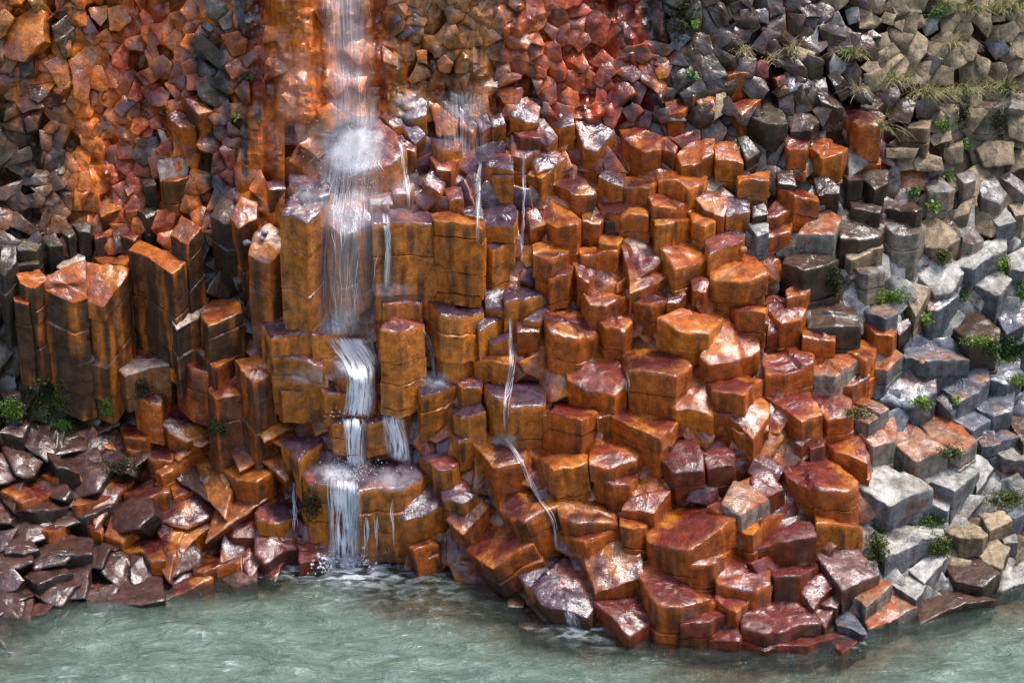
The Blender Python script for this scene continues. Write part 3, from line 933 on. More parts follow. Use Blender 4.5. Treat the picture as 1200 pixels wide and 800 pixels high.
def wall_colour(u_, v_):
    tone = {'o': (202, 104, 22), 'r': (160, 56, 18), 'b': (92, 62, 32), 'k': (46, 38, 30), 'y': (140, 88, 36), 'c': (168, 82, 36)}
    bands = [(-50, 'b'), (30, 'y'), (95, 'o'), (150, 'o'), (170, 'r'), (215, 'o'), (250, 'k'), (278, 'k'), (292, 'o'), (400, 'o'), (470, 'y'), (560, 'y'), (620, 'c'), (735, 'r'), (765, 'k'), (840, 'k')]
    ju = u_ + (fbm(np.stack([u_ / 18, v_ / 60, 0 * u_ + 4], 1), 90, 3) - .5) * 110
    cw = np.stack([np.interp(ju, [b[0] for b in bands], [lin(tone[b[1]])[k] for b in bands]) for k in range(3)], 1)
    sk = fbm(np.stack([u_ / 7, v_ / 140, 0 * u_], 1), 91, 4); sk2 = fbm(np.stack([u_ / 16, v_ / 90, 0 * u_ + 3], 1), 92, 3)
    cw = mixc(cw, (206, 108, 22), sstep(.55, .68, sk) * .8 * (u_ < 480)); cw = mixc(cw, (120, 34, 18), sstep(.56, .68, sk2) * .7)
    cw = mixc(cw, (44, 36, 28), sstep(.54, .66, fbm(np.stack([u_ / 11, v_ / 70, 0 * u_ + 7], 1), 93, 3)) * .75 * np.where((u_ > 292) & (u_ < 480), .35, np.where((u_ > 90) & (u_ < 230), .5, 1)))
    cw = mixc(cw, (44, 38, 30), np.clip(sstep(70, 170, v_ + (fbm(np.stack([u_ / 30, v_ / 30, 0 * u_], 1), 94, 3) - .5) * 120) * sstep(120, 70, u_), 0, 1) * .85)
    return cw
seeds = []
row = 0; v = -150.0
while v < 860:
    u = -380 + (row % 2) * 12
    while u < 1580:
        inside = -20 < u < 1220 and v > -20
        sp = 16 if (v < 150 and u < 790 or v < 285 and u < 335) else 22 if v < 150 else 27
        if not inside: sp = 48
        if v < 160 and inside and rng.random() < .2: u += sp; continue
        if v < waterline(np.clip(u, 0, 1200)) + 70: seeds.append((u + rng.gauss(0, sp * .32), v + rng.gauss(0, sp * .32)))
        u += sp
    v += 17 if -20 < v < 150 else 24; row += 1
seeds = np.array([q for q in seeds if not (q[0] < 330 and q[1] > 500 and rng.random() < .5)])
def clip(poly, p, q):
    m = ((p[0] + q[0]) / 2, (p[1] + q[1]) / 2); nx, ny = q[0] - p[0], q[1] - p[1]; out = []
    for i in range(len(poly)):
        a, b = poly[i], poly[(i + 1) % len(poly)]
        da = (a[0] - m[0]) * nx + (a[1] - m[1]) * ny; db = (b[0] - m[0]) * nx + (b[1] - m[1]) * ny
        if da <= 0: out.append(a)
        if (da < 0 < db) or (db < 0 < da):
            t = da / (da - db); out.append((a[0] + (b[0] - a[0]) * t, a[1] + (b[1] - a[1]) * t))
    return out
centres = np.array([s['c'] for s in STONES]); sizes = np.array([s['size'] for s in STONES])
FV, FF, FC, FWt = [], [], [], []; off = 0
for i, p in enumerate(seeds):
    if np.any(np.hypot(*(centres - p).T) < sizes * .5): continue
    dd = np.hypot(*(seeds - p).T); nb = np.argsort(dd)[1:15]
    S = 46 if p[1] < 160 else 60; poly = [(p[0] - S, p[1] - S), (p[0] + S, p[1] - S), (p[0] + S, p[1] + S), (p[0] - S, p[1] + S)]
    for j in nb: poly = clip(poly, p, seeds[j])
    if len(poly) < 3: continue
    uv = np.array(poly); c = uv.mean(0); uv = c + (uv - c) * rng.uniform(1.06, 1.25)
    face_ = c[1] < (150 if c[0] > 335 else 285) and c[0] < 790
    if face_ and (rng.random() < .25 or 292 < c[0] < 450 and rng.random() < .8): continue
    rs = np.random.RandomState(50000 + i)
    d = ray([c[0]], [c[1]])[0]; d /= np.linalg.norm(d)
    j = np.interp(c[1], [100, 170], [0, 1])
    wall = c[1] < 140 or (c[0] < 320 and c[1] < 290)
    P0 = unproj(*c)[0] + np.array([0, (rs.uniform(.0, .07) if face_ else rs.uniform(-.05, .05)) if wall else .14 + rs.uniform(0, .16), 0])
    if wall: q_ = .13 if face_ else .2; n = -d + np.array([rs.normal(0, q_), 0, rs.normal(.05, q_)])
    elif c[0] < 335 and c[1] > 490: n = np.array([rs.normal(0, .22), -.2, .96]); P0 = P0 + np.array([0, .02, 0])
    else: n = np.array([rs.normal(0, .3), -.85, .5 + rs.normal(0, .2)])
    n /= np.linalg.norm(n)
    if -(n @ d) < .35: n = n - d * .5; n /= np.linalg.norm(n)
    if c[1] > waterline(np.clip(c[0], 0, 1200)) - 2: P0 = unproj(c[0], c[1], .55)[0]; n = np.array([rs.normal(0, .1), -.3, .95]); n /= np.linalg.norm(n)
    P = plane_poly(uv, P0, n); key = zone(*c)
    inside = -20 < c[0] < 1220 and c[1] > -20
    V, F, C, Wt = stone(P, n, -n * .5 + np.array([0, .9, -.45]), .34, key, 60000 + i, res=.05 if inside else .2, dark=.3 if c[0] < 335 else .12, relief=1.2, step=.12, joints=False, facet=(.51 if face_ else .6) if wall else .35)
    if face_:
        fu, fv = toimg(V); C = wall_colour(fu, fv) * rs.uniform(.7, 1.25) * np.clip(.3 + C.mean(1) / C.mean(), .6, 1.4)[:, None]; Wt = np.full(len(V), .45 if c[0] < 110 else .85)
    keep(V, F)
    FV.append(V); FF += [tuple(k + off for k in f) for f in F]; FC.append(C); FWt.append(Wt); off += len(V)
o = mesh_obj('rubble_stones', np.vstack(FV), FF, ROCK, {'col': np.vstack(FC), 'wet': np.concatenate(FWt)}, sharp=38)
tag(o, 'small broken stones packed between the larger blocks of the cliff', 'rubble', None, 'stuff')

# the upper wall: a tight face of fractured column ends, one continuous piece of the cliff
def cells(u, v, sp, seed, cone, tilt, vary, vs_=.8):
    h = np.full(len(u), -9.0); ident = np.zeros(len(u)); gu = np.floor(u / sp).astype(np.int64); gv = np.floor(v * vs_ / sp).astype(np.int64); x = u / sp; y = v * vs_ / sp
    for a in (-1, 0, 1, 2, -2):
        for b in (-1, 0, 1, 2, -2):
            i, j = gu + a, gv + b; k = np.zeros_like(i)
            r = [_h(i, j, k + q, seed) for q in range(6)]
            dx = x - (i + r[0]); dy = y - (j + r[1])
            hn = ((r[2] - .5) * vary + tilt * ((r[3] - .5) * dx + (r[4] - .7) * dy) - cone * np.maximum(np.maximum(np.abs(dx), np.abs(.5 * dx + .87 * dy)), np.abs(-.5 * dx + .87 * dy)))
            ident = np.where(hn > h, r[5], ident); h = np.maximum(h, hn)
    return h, ident
uu = np.concatenate([np.arange(-400, -20, 12.0), np.arange(-20, 840, 2.6)]); vv = np.concatenate([np.arange(-178, -12, 10.0), np.arange(-12, 306, 2.6)])
U, Vg = np.meshgrid(uu, vv, indexing='ij'); u_, v_ = U.ravel(), Vg.ravel()
wu = u_ + (vnoise(np.stack([u_ / 60, v_ / 60, 0 * u_], 1), 70) - .5) * 30; wv_ = v_ + (vnoise(np.stack([u_ / 60, v_ / 60, 0 * u_ + 9], 1), 71) - .5) * 30
big, idb = cells(wu, wv_, 34, 81, 1.3, 1.3, 1.0); sm, ids = cells(wu, wv_, 17, 82, 1.3, 1.3, 1.0)
fine = fbm(np.stack([u_ / 9, v_ / 9, 0 * u_], 1), 83, 3) - .5; colm = fbm(np.stack([u_ / 22, v_ / 130, 0 * u_], 1), 84, 3) - .5
calm = np.exp(-((u_ - 370) / 70) ** 2) * .55
hh = (big * .22 + sm * .12) * (1 - calm) + fine * .06 + colm * .25 + (fbm(np.stack([u_ / 4.5, v_ / 4.5, 0 * u_ + 5], 1), 87, 2) - .5) * .05
edge = np.where(u_ > 335, sstep(135, 172, v_), sstep(272, 304, v_)) + sstep(775, 830, u_)
P = unproj(u_, v_, 0); dep = .02 - hh + edge * .7
r = ray(u_, v_); P = CAM + r * ((P[:, 1] + dep - CAM[1]) / r[:, 1])[:, None]
F = [(i * len(vv) + j, i * len(vv) + j + 1, (i + 1) * len(vv) + j + 1, (i + 1) * len(vv) + j) for i in range(len(uu) - 1) for j in range(len(vv) - 1)]
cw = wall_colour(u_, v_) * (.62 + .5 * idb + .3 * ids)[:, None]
wallF, wallP, wallC, wallW = F, P, cw, np.where(u_ < 110, .45, .9)
keep(P, F)

# the cliff body behind the stones, running under the water as the river bed
uu = np.arange(-400, 1601, 16.0); vv = np.concatenate([[-178], np.arange(-170, 960, 12.0)])
U, Vg = np.meshgrid(uu, vv, indexing='ij'); P = unproj(U.ravel(), Vg.ravel(), .30)
nu, nv = U.shape
P[:, 1] += (fbm(P * 1.7, 3, 3) - .5) * .3
P = P.reshape(nu, nv, 3)
back = P[:, :1].copy(); back[:, 0, 1] += 30; back[:, 0, 2] += 2.0
P = np.concatenate([back, P], 1); nv += 1; P = P.reshape(-1, 3)
F = [(i * nv + j, i * nv + j + 1, (i + 1) * nv + j + 1, (i + 1) * nv + j) for i in range(nu - 1) for j in range(nv - 1)]
u2, v2 = toimg(P)
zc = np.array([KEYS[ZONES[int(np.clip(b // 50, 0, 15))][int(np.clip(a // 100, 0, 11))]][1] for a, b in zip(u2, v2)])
zc = np.where(P[:, 2:] < 0.02, lin((120, 96, 66))[None], zc * .55)  # body colour darkened so gaps between stones look like shaded crevices
keep(P, F); n0 = len(P)
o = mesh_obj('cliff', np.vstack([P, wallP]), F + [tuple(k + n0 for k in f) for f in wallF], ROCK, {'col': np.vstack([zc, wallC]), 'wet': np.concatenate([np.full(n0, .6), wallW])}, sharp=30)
tag(o, 'rust stained basalt cliff behind the stepped columns', None, None, 'structure')
BVH = BVHTree.FromPolygons(np.vstack(BV).tolist(), BF)
Cv = Vector(CAM)
def hit(u, v, default=0.0):
    r = Vector(ray([u], [v])[0]).normalized(); h = BVH.ray_cast(Cv, r)
    if h[0] is None: return Vector(unproj(u, v)[0]), Vector((0, -1, 0)), r
    return h[0], h[1], r

# ------------------------------------------------------------------ river
xs = np.concatenate([[-60, -30, -15], np.arange(-8.5, 8.5, .045), [15, 30, 60]])
ys = np.concatenate([[-60, -20, -8], np.arange(-4.5, 3.6, .05), [4.5, 6]])
X, Y = np.meshgrid(xs, ys, indexing='ij'); q = np.stack([X.ravel(), Y.ravel(), np.zeros(X.size)], 1)
u2, v2 = toimg(q); px = (v2 - waterline(np.clip(u2, 0, 1200)))
shal = sstep(78, 4, px + (fbm(q * .9, 7, 3) - .5) * 60) * .9
shal = np.clip(shal + .65 * np.exp(-((u2 - 500) / 100) ** 2 - ((v2 - 706) / 20) ** 2) + .4 * np.exp(-((u2 - 250) / 120) ** 2 - ((v2 - 690) / 16) ** 2) + .3 * np.exp(-((u2 - 650) / 80) ** 2 - ((v2 - 765) / 18) ** 2), 0, .92)
foam = np.zeros(len(q))
for fu, fv, rad, am in ((405, 662, 34, 1.3), (430, 670, 60, .45), (668, 735, 26, .6), (345, 668, 25, .4), (520, 690, 60, .25), (700, 745, 40, .3)):
    foam += am * np.exp(-((u2 - fu) ** 2 + ((v2 - fv) * 2.0) ** 2) / rad ** 2)
flow = np.stack([q[:, 0] * 1.1 + q[:, 1] * .6, q[:, 1] * 2.4 - q[:, 0] * .5, q[:, 2]], 1)
ridge = 1 - np.abs(2 * fbm(flow * 1.3, 40, 4) - 1)
q[:, 2] = (fbm(flow * .6, 41, 2) - .5) * .10 + (ridge - .75) * .07 * np.clip((px + 10) / 60, .25, 1)
nx, ny = X.shape
F = [(i * ny + j, (i + 1) * ny + j, (i + 1) * ny + j + 1, i * ny + j + 1) for i in range(nx - 1) for j in range(ny - 1)]
o = mesh_obj('river', q, F, river_material(), {'shallow': shal, 'foam': np.clip(foam, 0, 1.2)})
tag(o, 'rippled green grey river running along the foot of the cliff', None, None, 'structure')

# ------------------------------------------------------------------ falling water
def flow_path(pts, n, lift=.05, smooth=4):
    """points of a water course, a little proud of the rock it runs over"""
    pts = np.array(pts, float); L = np.concatenate([[0], np.cumsum(np.hypot(*np.diff(pts[:, :2], axis=0).T))])
    s = np.linspace(0, L[-1], n); out = np.stack([np.interp(s, L, pts[:, k]) for k in range(pts.shape[1])], 1)
    w_ = 7
    if n > 2 * w_: out = np.stack([np.convolve(np.pad(out[:, k], w_ // 2, 'reflect', reflect_type='odd'), np.ones(w_) / w_, 'valid') for k in range(out.shape[1])], 1)
    return out, s
def surf_points(uv, lift):
    Y = []; 
    for a, b in uv:
        h, nn, r = hit(a, b); Y.append(h.y)
    Y = np.array(Y); k = np.ones(5) / 5
    if len(Y) > 8:
        Ys = np.convolve(np.pad(Y, 2, 'edge'), k, 'valid'); Y = np.minimum(Y, Ys)
    Y = Y - lift; r = ray(uv[:, 0], uv[:, 1]); t = (Y - CAM[1]) / r[:, 1]; return CAM + r * t[:, None]
def veil(name, parent, pts, lift, dens=1.0, seed=0, mat=None, across=9):
    """a sheet of running water, pts = (u, v, width, density)"""
    p, s = flow_path(pts, max(6, int(np.hypot(*(np.diff(np.array(pts)[:, :2], axis=0)).T).sum() / 5)))
    n = len(p); V = []; UV = []; D = []
    for k in range(across):
        f = k / (across - 1); off_ = (f - .5) * p[:, 2] + (vnoise(np.stack([s * .03, s * 0 + k * .5, s * 0 + seed], 1), seed) - .5) * 5
        V.append(surf_points(np.stack([p[:, 0] + off_, p[:, 1]], 1), lift)); UV.append(np.stack([f * p[:, 2] / 40 + seed * 7.3, s / 100 + seed], 1))
        D.append(p[:, 3] * dens * min(1, 2.6 * min(f, 1 - f) + .02) * sstep(0, 6, s + (p[0, 1] < 5) * 9) * sstep(0, 8, s[-1] - s))
    F = [(k * n + i, k * n + i + 1, (k + 1) * n + i + 1, (k + 1) * n + i) for k in range(across - 1) for i in range(n - 1)]
    return mesh_obj(name, np.vstack(V), F, mat or VEIL, {'dens': np.concatenate(D)}, parent=parent, uv=np.vstack(UV))
def threads(name, parent, pts, count, lift, rad=(.0035, .009), seed=0, frac=(.1, .5)):
    """many separate strings of white water"""
    rs = np.random.RandomState(seed); V, F = [], []; p, s = flow_path(pts, max(10, int(np.hypot(*(np.diff(np.array(pts)[:, :2], axis=0)).T).sum() / 4)))
    n = len(p)
    for c in range(count):
        ln = max(4, int(n * rs.uniform(*frac))); a = rs.randint(0, max(1, n - ln)); sl_ = slice(a, a + ln)
        f = np.clip(rs.normal(0, .24), -.5, .5); wob = (vnoise(np.stack([s[sl_] * .06, s[sl_] * 0 + c * 3.3, s[sl_] * 0], 1), seed) - .5) * 6
        P = surf_points(np.stack([p[sl_, 0] + f * p[sl_, 2] + wob, p[sl_, 1]], 1), lift * rs.uniform(.7, 1.6))
        r0 = rs.uniform(*rad); b = sum(len(v) for v in V)
        taper = np.sin(np.linspace(.12, math.pi - .05, ln)) * (.6 + .8 * vnoise(np.stack([s[sl_] * .15, s[sl_] * 0 + c, s[sl_] * 0], 1), 4))
        ring = []
        for k in range(5):
            an = 2 * math.pi * k / 5; ring.append(P + np.outer(taper * r0, [math.cos(an), math.sin(an), 0]))
        R_ = np.stack(ring, 1).reshape(-1, 3); V.append(R_)
        for i in range(ln - 1):
            for k in range(5): F.append((b + i * 5 + k, b + i * 5 + (k + 1) % 5, b + i * 5 + 5 + (k + 1) % 5, b + i * 5 + 5 + k))
    return mesh_obj(name, np.vstack(V), F, THREAD, parent=parent)
def drape(name, parent, cu, cv, ru, rv, lift, dens, seed=0):
    """a film of broken white water lying over the rock"""
    n = 22; V, D, UV = [], [], []
    for i in range(n):
        for j in range(n):
            a, b = (i / (n - 1) - .5) * 2, (j / (n - 1) - .5) * 2
            h, nn, r = hit(cu + a * ru, cv + b * rv); V.append(np.array(h + nn * lift - r * lift)); D.append(dens * sstep(1, .15, math.hypot(a, b))); UV.append((a * ru / 60 + seed, b * rv / 60 + seed))
    V = np.array(V); F = []
    for i in range(n - 1):
        for j in range(n - 1):
            k = [i * n + j, i * n + j + 1, (i + 1) * n + j + 1, (i + 1) * n + j]
            if np.ptp(V[k, 1]) < .35: F.append(tuple(k))
    return mesh_obj(name, V, F, DRAPE, {'dens': np.array(D)}, parent=parent, uv=np.array(UV))
def drops(name, parent, cu, cv, ru, rv, count, seed=0, r=(.004, .012), up=.25):
    rs = np.random.RandomState(seed); V, F = [], []
    T = np.array([(1, 0, 0), (-1, 0, 0), (0, 1, 0), (0, -1, 0), (0, 0, 1.3), (0, 0, -1.3)]); FI = [(0, 2, 4), (2, 1, 4), (1, 3, 4), (3, 0, 4), (2, 0, 5), (1, 2, 5), (3, 1, 5), (0, 3, 5)]
    for c in range(count):
        h, nn, q_ = hit(cu + rs.normal(0, ru), cv + rs.normal(0, rv)); P = np.array(h) + np.array([0, -rs.uniform(.01, up), rs.uniform(0, up * .5)])
        if P[2] < .005: P[2] = rs.uniform(.0, .06)
        b = len(V) * 6; V.append(P + T * rs.uniform(*r) * rs.uniform(.6, 1.4)); F += [tuple(b + k for k in f) for f in FI]
    return tag(mesh_obj(name, np.vstack(V), F, THREAD, parent=parent), kind='stuff')
def empty(name, loc):
    o = bpy.data.objects.new(name, None); o.location = loc; COL.objects.link(o); return o
def kid_fix(root):
    for ch in root.children: ch.location = ch.location - root.location
wf = empty('waterfall', unproj(405, 655)[0])
tag(wf, 'tall white waterfall dropping down the orange wall into the river', 'waterfall')
top = [(402, -30, 56, .9), (405, 40, 60, .75), (411, 110, 60, .55), (414, 150, 66, .8)]
for k in range(2): veil('upper_fall', wf, top, .06 + .05 * k, .9, k + 1)
threads('upper_fall', wf, top, 26, .09, (.0012, .003), 11, (.06, .2))
mid = [(415, 150, 66, 1.2), (412, 195, 76, 1.1), (408, 250, 80, .6), (406, 330, 84, .5), (408, 395, 70, .6)]
for k in range(2): veil('middle_fall', wf, mid, .05 + .05 * k, .75, k + 11)
threads('middle_fall', wf, [(400, 190, 20), (390, 260, 30), (392, 320, 24), (398, 380, 16)], 20, .08, (.0015, .004), 12, (.1, .3))
threads('middle_fall', wf, [(420, 180, 60), (415, 260, 64), (410, 390, 66)], 16, .08, (.0015, .0035), 13, (.1, .3))
veil('cascade', wf, [(408, 395, 60, 1.1), (425, 435, 38, 1.8), (420, 488, 34, 1.8)], .06, 1.9, 21, CASC); threads('cascade', wf, [(424, 437, 30), (422, 460, 30), (418, 490, 28)], 26, .06, (.002, .006), 14, (.3, .8))
veil('cascade', wf, [(415, 490, 26, 1.6), (417, 545, 24, 1.6)], .06, 1.9, 22, CASC); threads('cascade', wf, [(415, 488, 18), (417, 520, 16), (418, 550, 18)], 22, .06, (.002, .006), 15, (.3, .8))
threads('cascade', wf, [(462, 488, 22), (466, 515, 22), (474, 540, 12)], 16, .06, (.002, .005), 16, (.4, .9)); veil('cascade', wf, [(460, 486, 26, 1), (468, 540, 26, 1)], .05, 1.7, 23, CASC)
threads('lower_fall', wf, [(412, 560, 10), (414, 600, 10), (408, 655, 14)], 20, .06, (.003, .009), 17, (.4, .95))
threads('lower_fall', wf, [(398, 565, 34), (400, 610, 34), (402, 656, 34)], 20, .05, (.002, .005), 18, (.2, .7)); veil('lower_fall', wf, [(404, 562, 40, 1.2), (404, 656, 40, 1.3)], .05, 1.5, 24, CASC)
for u_, v0, v1, n_ in ((428, 605, 655, 6), (440, 600, 650, 4), (460, 585, 645, 4), (345, 565, 630, 8)): threads('lower_fall', wf, [(u_, v0, 4), (u_ + 1, v1, 5)], n_, .04, (.003, .006), u_, (.5, .95))
for a in ((415, 172, 40, 44, 1.3, 1), (400, 180, 22, 34, 1.8, 2), (480, 125, 22, 22, 1.0, 3), (415, 428, 34, 20, 1.3, 4), (400, 378, 24, 22, 1.2, 5), (395, 555, 40, 18, 1.3, 6), (460, 560, 40, 22, .5, 7), (355, 230, 34, 30, .45, 8), (370, 440, 50, 14, .7, 9), (452, 340, 40, 14, .6, 10), (510, 445, 24, 14, .8, 11), (470, 230, 60, 40, .35, 12), (590, 515, 22, 10, .7, 13)):
    drape('splash', wf, a[0], a[1], a[2], a[3], .015, a[4], a[5])
drops('spray', wf, 405, 190, 22, 26, 380, 31, (.002, .006)); drops('spray', wf, 405, 660, 16, 6, 420, 32, (.005, .016), .18); drops('spray', wf, 415, 548, 18, 8, 220, 33, (.003, .008))
drops('spray', wf, 418, 486, 14, 4, 120, 34, (.003, .007)); threads('splash', wf, [(388, 652, 40), (402, 660, 46), (418, 664, 46)], 60, .06, (.008, .02), 35, (.25, .6))
MIST = mist_material()
for k, (u, v, ra, rb, rc) in enumerate([(410, 176, .62, .35, .62), (404, 652, .5, .4, .28), (416, 548, .3, .2, .2), (420, 425, .38, .25, .26)]):
    h, n, r = hit(u, v); Q = np.array([(np.cos(a) * np.sin(t), np.sin(a) * np.sin(t), np.cos(t)) for t in np.linspace(0, math.pi, 13) for a in np.linspace(0, 2 * math.pi, 25)[:-1]])
    Fm = [(i * 24 + j, i * 24 + 24 + j, i * 24 + 24 + (j + 1) % 24, i * 24 + (j + 1) % 24) for i in range(12) for j in range(24)]
    mo = mesh_obj('mist', Q, Fm, MIST, parent=wf); mo.location = h - r * .15; mo.scale = (ra, rb, rc); tag(mo, kind='stuff')
kid_fix(wf)
RIV = [('narrow white rivulet slipping off the splash boulder to the right', [(468, 165, 4), (473, 185, 5), (476, 215, 5), (479, 245, 4)], 12),
       ('short white rivulet landing on a purple block beside the cascade', [(498, 385, 3), (503, 400, 4), (508, 430, 4), (510, 446, 5)], 10),
       ('thin rivulet falling past the dark olive block near the upper ledge', [(563, 190, 3), (560, 215, 4), (561, 240, 4), (560, 285, 5)], 7),
       ('foaming rivulet dropping between stacked blocks beside the cracked maroon column', [(597, 372, 4), (601, 400, 5), (600, 430, 7), (592, 470, 4), (591, 505, 3)], 14),
       ('broken rivulet stepping down between ochre columns to the river', [(592, 512, 5), (615, 545, 4), (622, 570, 6), (650, 610, 7), (652, 645, 9)], 16),
       ('faint trickle on the mossy edge right of the olive block', [(612, 180, 3), (615, 215, 4), (614, 260, 4), (612, 310, 4)], 6),
       ('single bright drip between two broad red columns', [(735, 435, 1.5), (736, 470, 1.5)], 3),
       ('fine trickle falling left of the large orange block face', [(452, 250, 6), (456, 290, 6), (452, 340, 6)], 5),
       ('spill of white water where the broad purple slab meets the river', [(665, 715, 14), (672, 735, 20)], 12)]
for k, (lab, pts, n_) in enumerate(RIV):
    o = empty('rivulet', surf_points(np.array([pts[0][:2]], float), .02)[0])
    threads('water_strands', o, pts, n_, .022, (.0015, .0045), 200 + k, (.12, .45)); veil('water_film', o, [(*p, 1.6) for p in pts], .015, 1.0, 220 + k, None, 5); kid_fix(o); tag(o, lab, 'rivulet', 'side rivulets of the waterfall')
for k in range(11):
    a_ = math.radians(-160 + k * 32 + rng.uniform(-10, 10)); ln_ = rng.uniform(22, 46); cu, cv = 412 + 16 * math.cos(a_), 168 + 10 * math.sin(a_)
    o = threads('splash', None, [(cu, cv, 8), (cu + ln_ * .5 * math.cos(a_), cv + ln_ * .4 * math.sin(a_), 12), (cu + ln_ * math.cos(a_), cv + ln_ * .8 * math.sin(a_) + 12, 16)], rng.randint(2, 8), .05, (.0015, .005), 700 + k, (.25, .7)); o.parent = wf; o.location = -wf.location
for k, pts in enumerate(([(540, 105, 60, .5), (545, 180, 70, .5)], [(350, 60, 60, .35), (345, 170, 50, .35)])):
    veil('upper_fall', None, pts, .05, .8, 60 + k).parent = wf
for ch in wf.children[-2:]: ch.location = -wf.location

# ------------------------------------------------------------------ plants
LEAF = plain('leaf_green', (72, 104, 38), .55, .3); LEAF2 = plain('leaf_bright', (108, 136, 44), .55, .3); MOSS = plain('moss', (80, 90, 34), .9, .1, .5); MOSSD = plain('dark_moss', (48, 54, 26), .9, .1, .5)
STRAW = plain('straw', (176, 164, 124), .7, .3); GRASS = plain('green_blades', (104, 118, 60), .6, .3); STONE2 = plain('pebble_grey', (120, 126, 140), .5)
def tris(P0, d, width, nrm):
    s = np.cross(d, nrm); s = s / max(np.linalg.norm(s), 1e-6) * width
    return [P0 - s * .5, P0 + d * .5 - s, P0 + d, P0 + d * .5 + s, P0 + s * .5]
def anchor(u, v):
    h, n, r = hit(u, v); return np.array(h), np.array(n), np.array(r)
def moss_clump(u, v, ru, rv, label, mat, leafy=0, seed=0, count=240):
    rs = np.random.RandomState(seed); base, n0, _ = anchor(u, v); V, F = [], []
    for k in range(int(count * 1.3)):
        a, b = np.clip(rs.normal(0, .42, 2), -1, 1); h, n, r = anchor(u + a * ru, v + b * rv)
        if abs(h[1] - base[1]) > 1.2: continue
        thick = (.02 + .04 * vnoise(h[None] * 9, 3)[0]) * (1 - .6 * math.hypot(a, b) / 1.4)
        for q_ in range(3):
            P = h + n * rs.uniform(0, thick) - r * rs.uniform(0, thick) + rs.normal(0, .012, 3); d = (n * .5 + rs.normal(0, .6, 3) - r * .3); d = d / np.linalg.norm(d) * rs.uniform(.012, .028)
            nn = rs.normal(0, 1, 3); b0 = len(V); V += tris(P, d, rs.uniform(.008, .016), nn); F.append(tuple(range(b0, b0 + 5)))
    o = mesh_obj('moss_clump' if not leafy else 'leafy_weed', np.array(V), F, mat, origin=base)
    if leafy: return o, base
    tag(o, label, 'moss', 'moss on the rocks'); return o
def weed(u, v, ru, label, mat, seed=0, n=36):
    rs = np.random.RandomState(seed); base, n0, r = anchor(u, v); root = empty('leafy_weed', base - r * .0)
    tag(root, label, 'weed', 'green weeds rooted in the cracks'); V, F, SV, SF = [], [], [], []
    for k in range(n):
        t = base - r * .03 + np.array([rs.normal(0, .45) * ru * .01, -rs.uniform(0, .08), rs.normal(.3, .4) * ru * .01])
        d = t - base; b0 = len(SV); w_ = np.array([.003, 0, .002]); SV += [base - w_, base + w_, t + w_, t - w_]; SF.append((b0, b0 + 1, b0 + 2, b0 + 3))
        for q_ in range(4):
            dd = rs.normal(0, 1, 3); dd = dd / np.linalg.norm(dd) * rs.uniform(.03, .06); b0 = len(V); V += tris(t + rs.normal(0, .012, 3), dd, rs.uniform(.012, .022), np.array([0, -1, .6]) + rs.normal(0, .5, 3)); F.append(tuple(range(b0, b0 + 5)))
    mesh_obj('leaves', np.array(V) - base, F, mat, parent=root); mesh_obj('stem', np.array(SV) - base, SF, MOSSD, parent=root)
def tuft(u, v, ru, h, label, mats, seed=0, n=90, group='grass tufts on the ledges', droop=.6):
    rs = np.random.RandomState(seed); base, n0, r = anchor(u, v); root = empty('grass_tuft', base); tag(root, label, 'grass tuft', group)
    for mi, mat in enumerate(mats):
        V, F = [], []
        for k in range(n // len(mats)):
            a, _, rr = anchor(u + rs.normal(0, .4) * ru, v + rs.normal(0, 2.0))
            if abs(a[1] - base[1]) > 1: a = base
            a = a - rr * .02; ln = h * .016 * rs.uniform(.5, 1.3); d = np.array([rs.normal(0, .5), -rs.uniform(.1, .9), rs.uniform(.35, 1)]); d /= np.linalg.norm(d)
            wd = rs.uniform(.004, .008); b0 = len(V); p = a.copy()
            for s in range(5):
                ww = wd * (1 - s / 4.4); V += [p - [ww, 0, 0], p + [ww, 0, 0]]; p = p + d * ln / 4; d = d + np.array([0, -.05, -droop * .55]); d /= np.linalg.norm(d)
            for s in range(4): F.append((b0 + 2 * s, b0 + 2 * s + 1, b0 + 2 * s + 3, b0 + 2 * s + 2))
        mesh_obj('blades' if mi == 0 else 'dry_blades', np.array(V) - base, F, mat, parent=root)
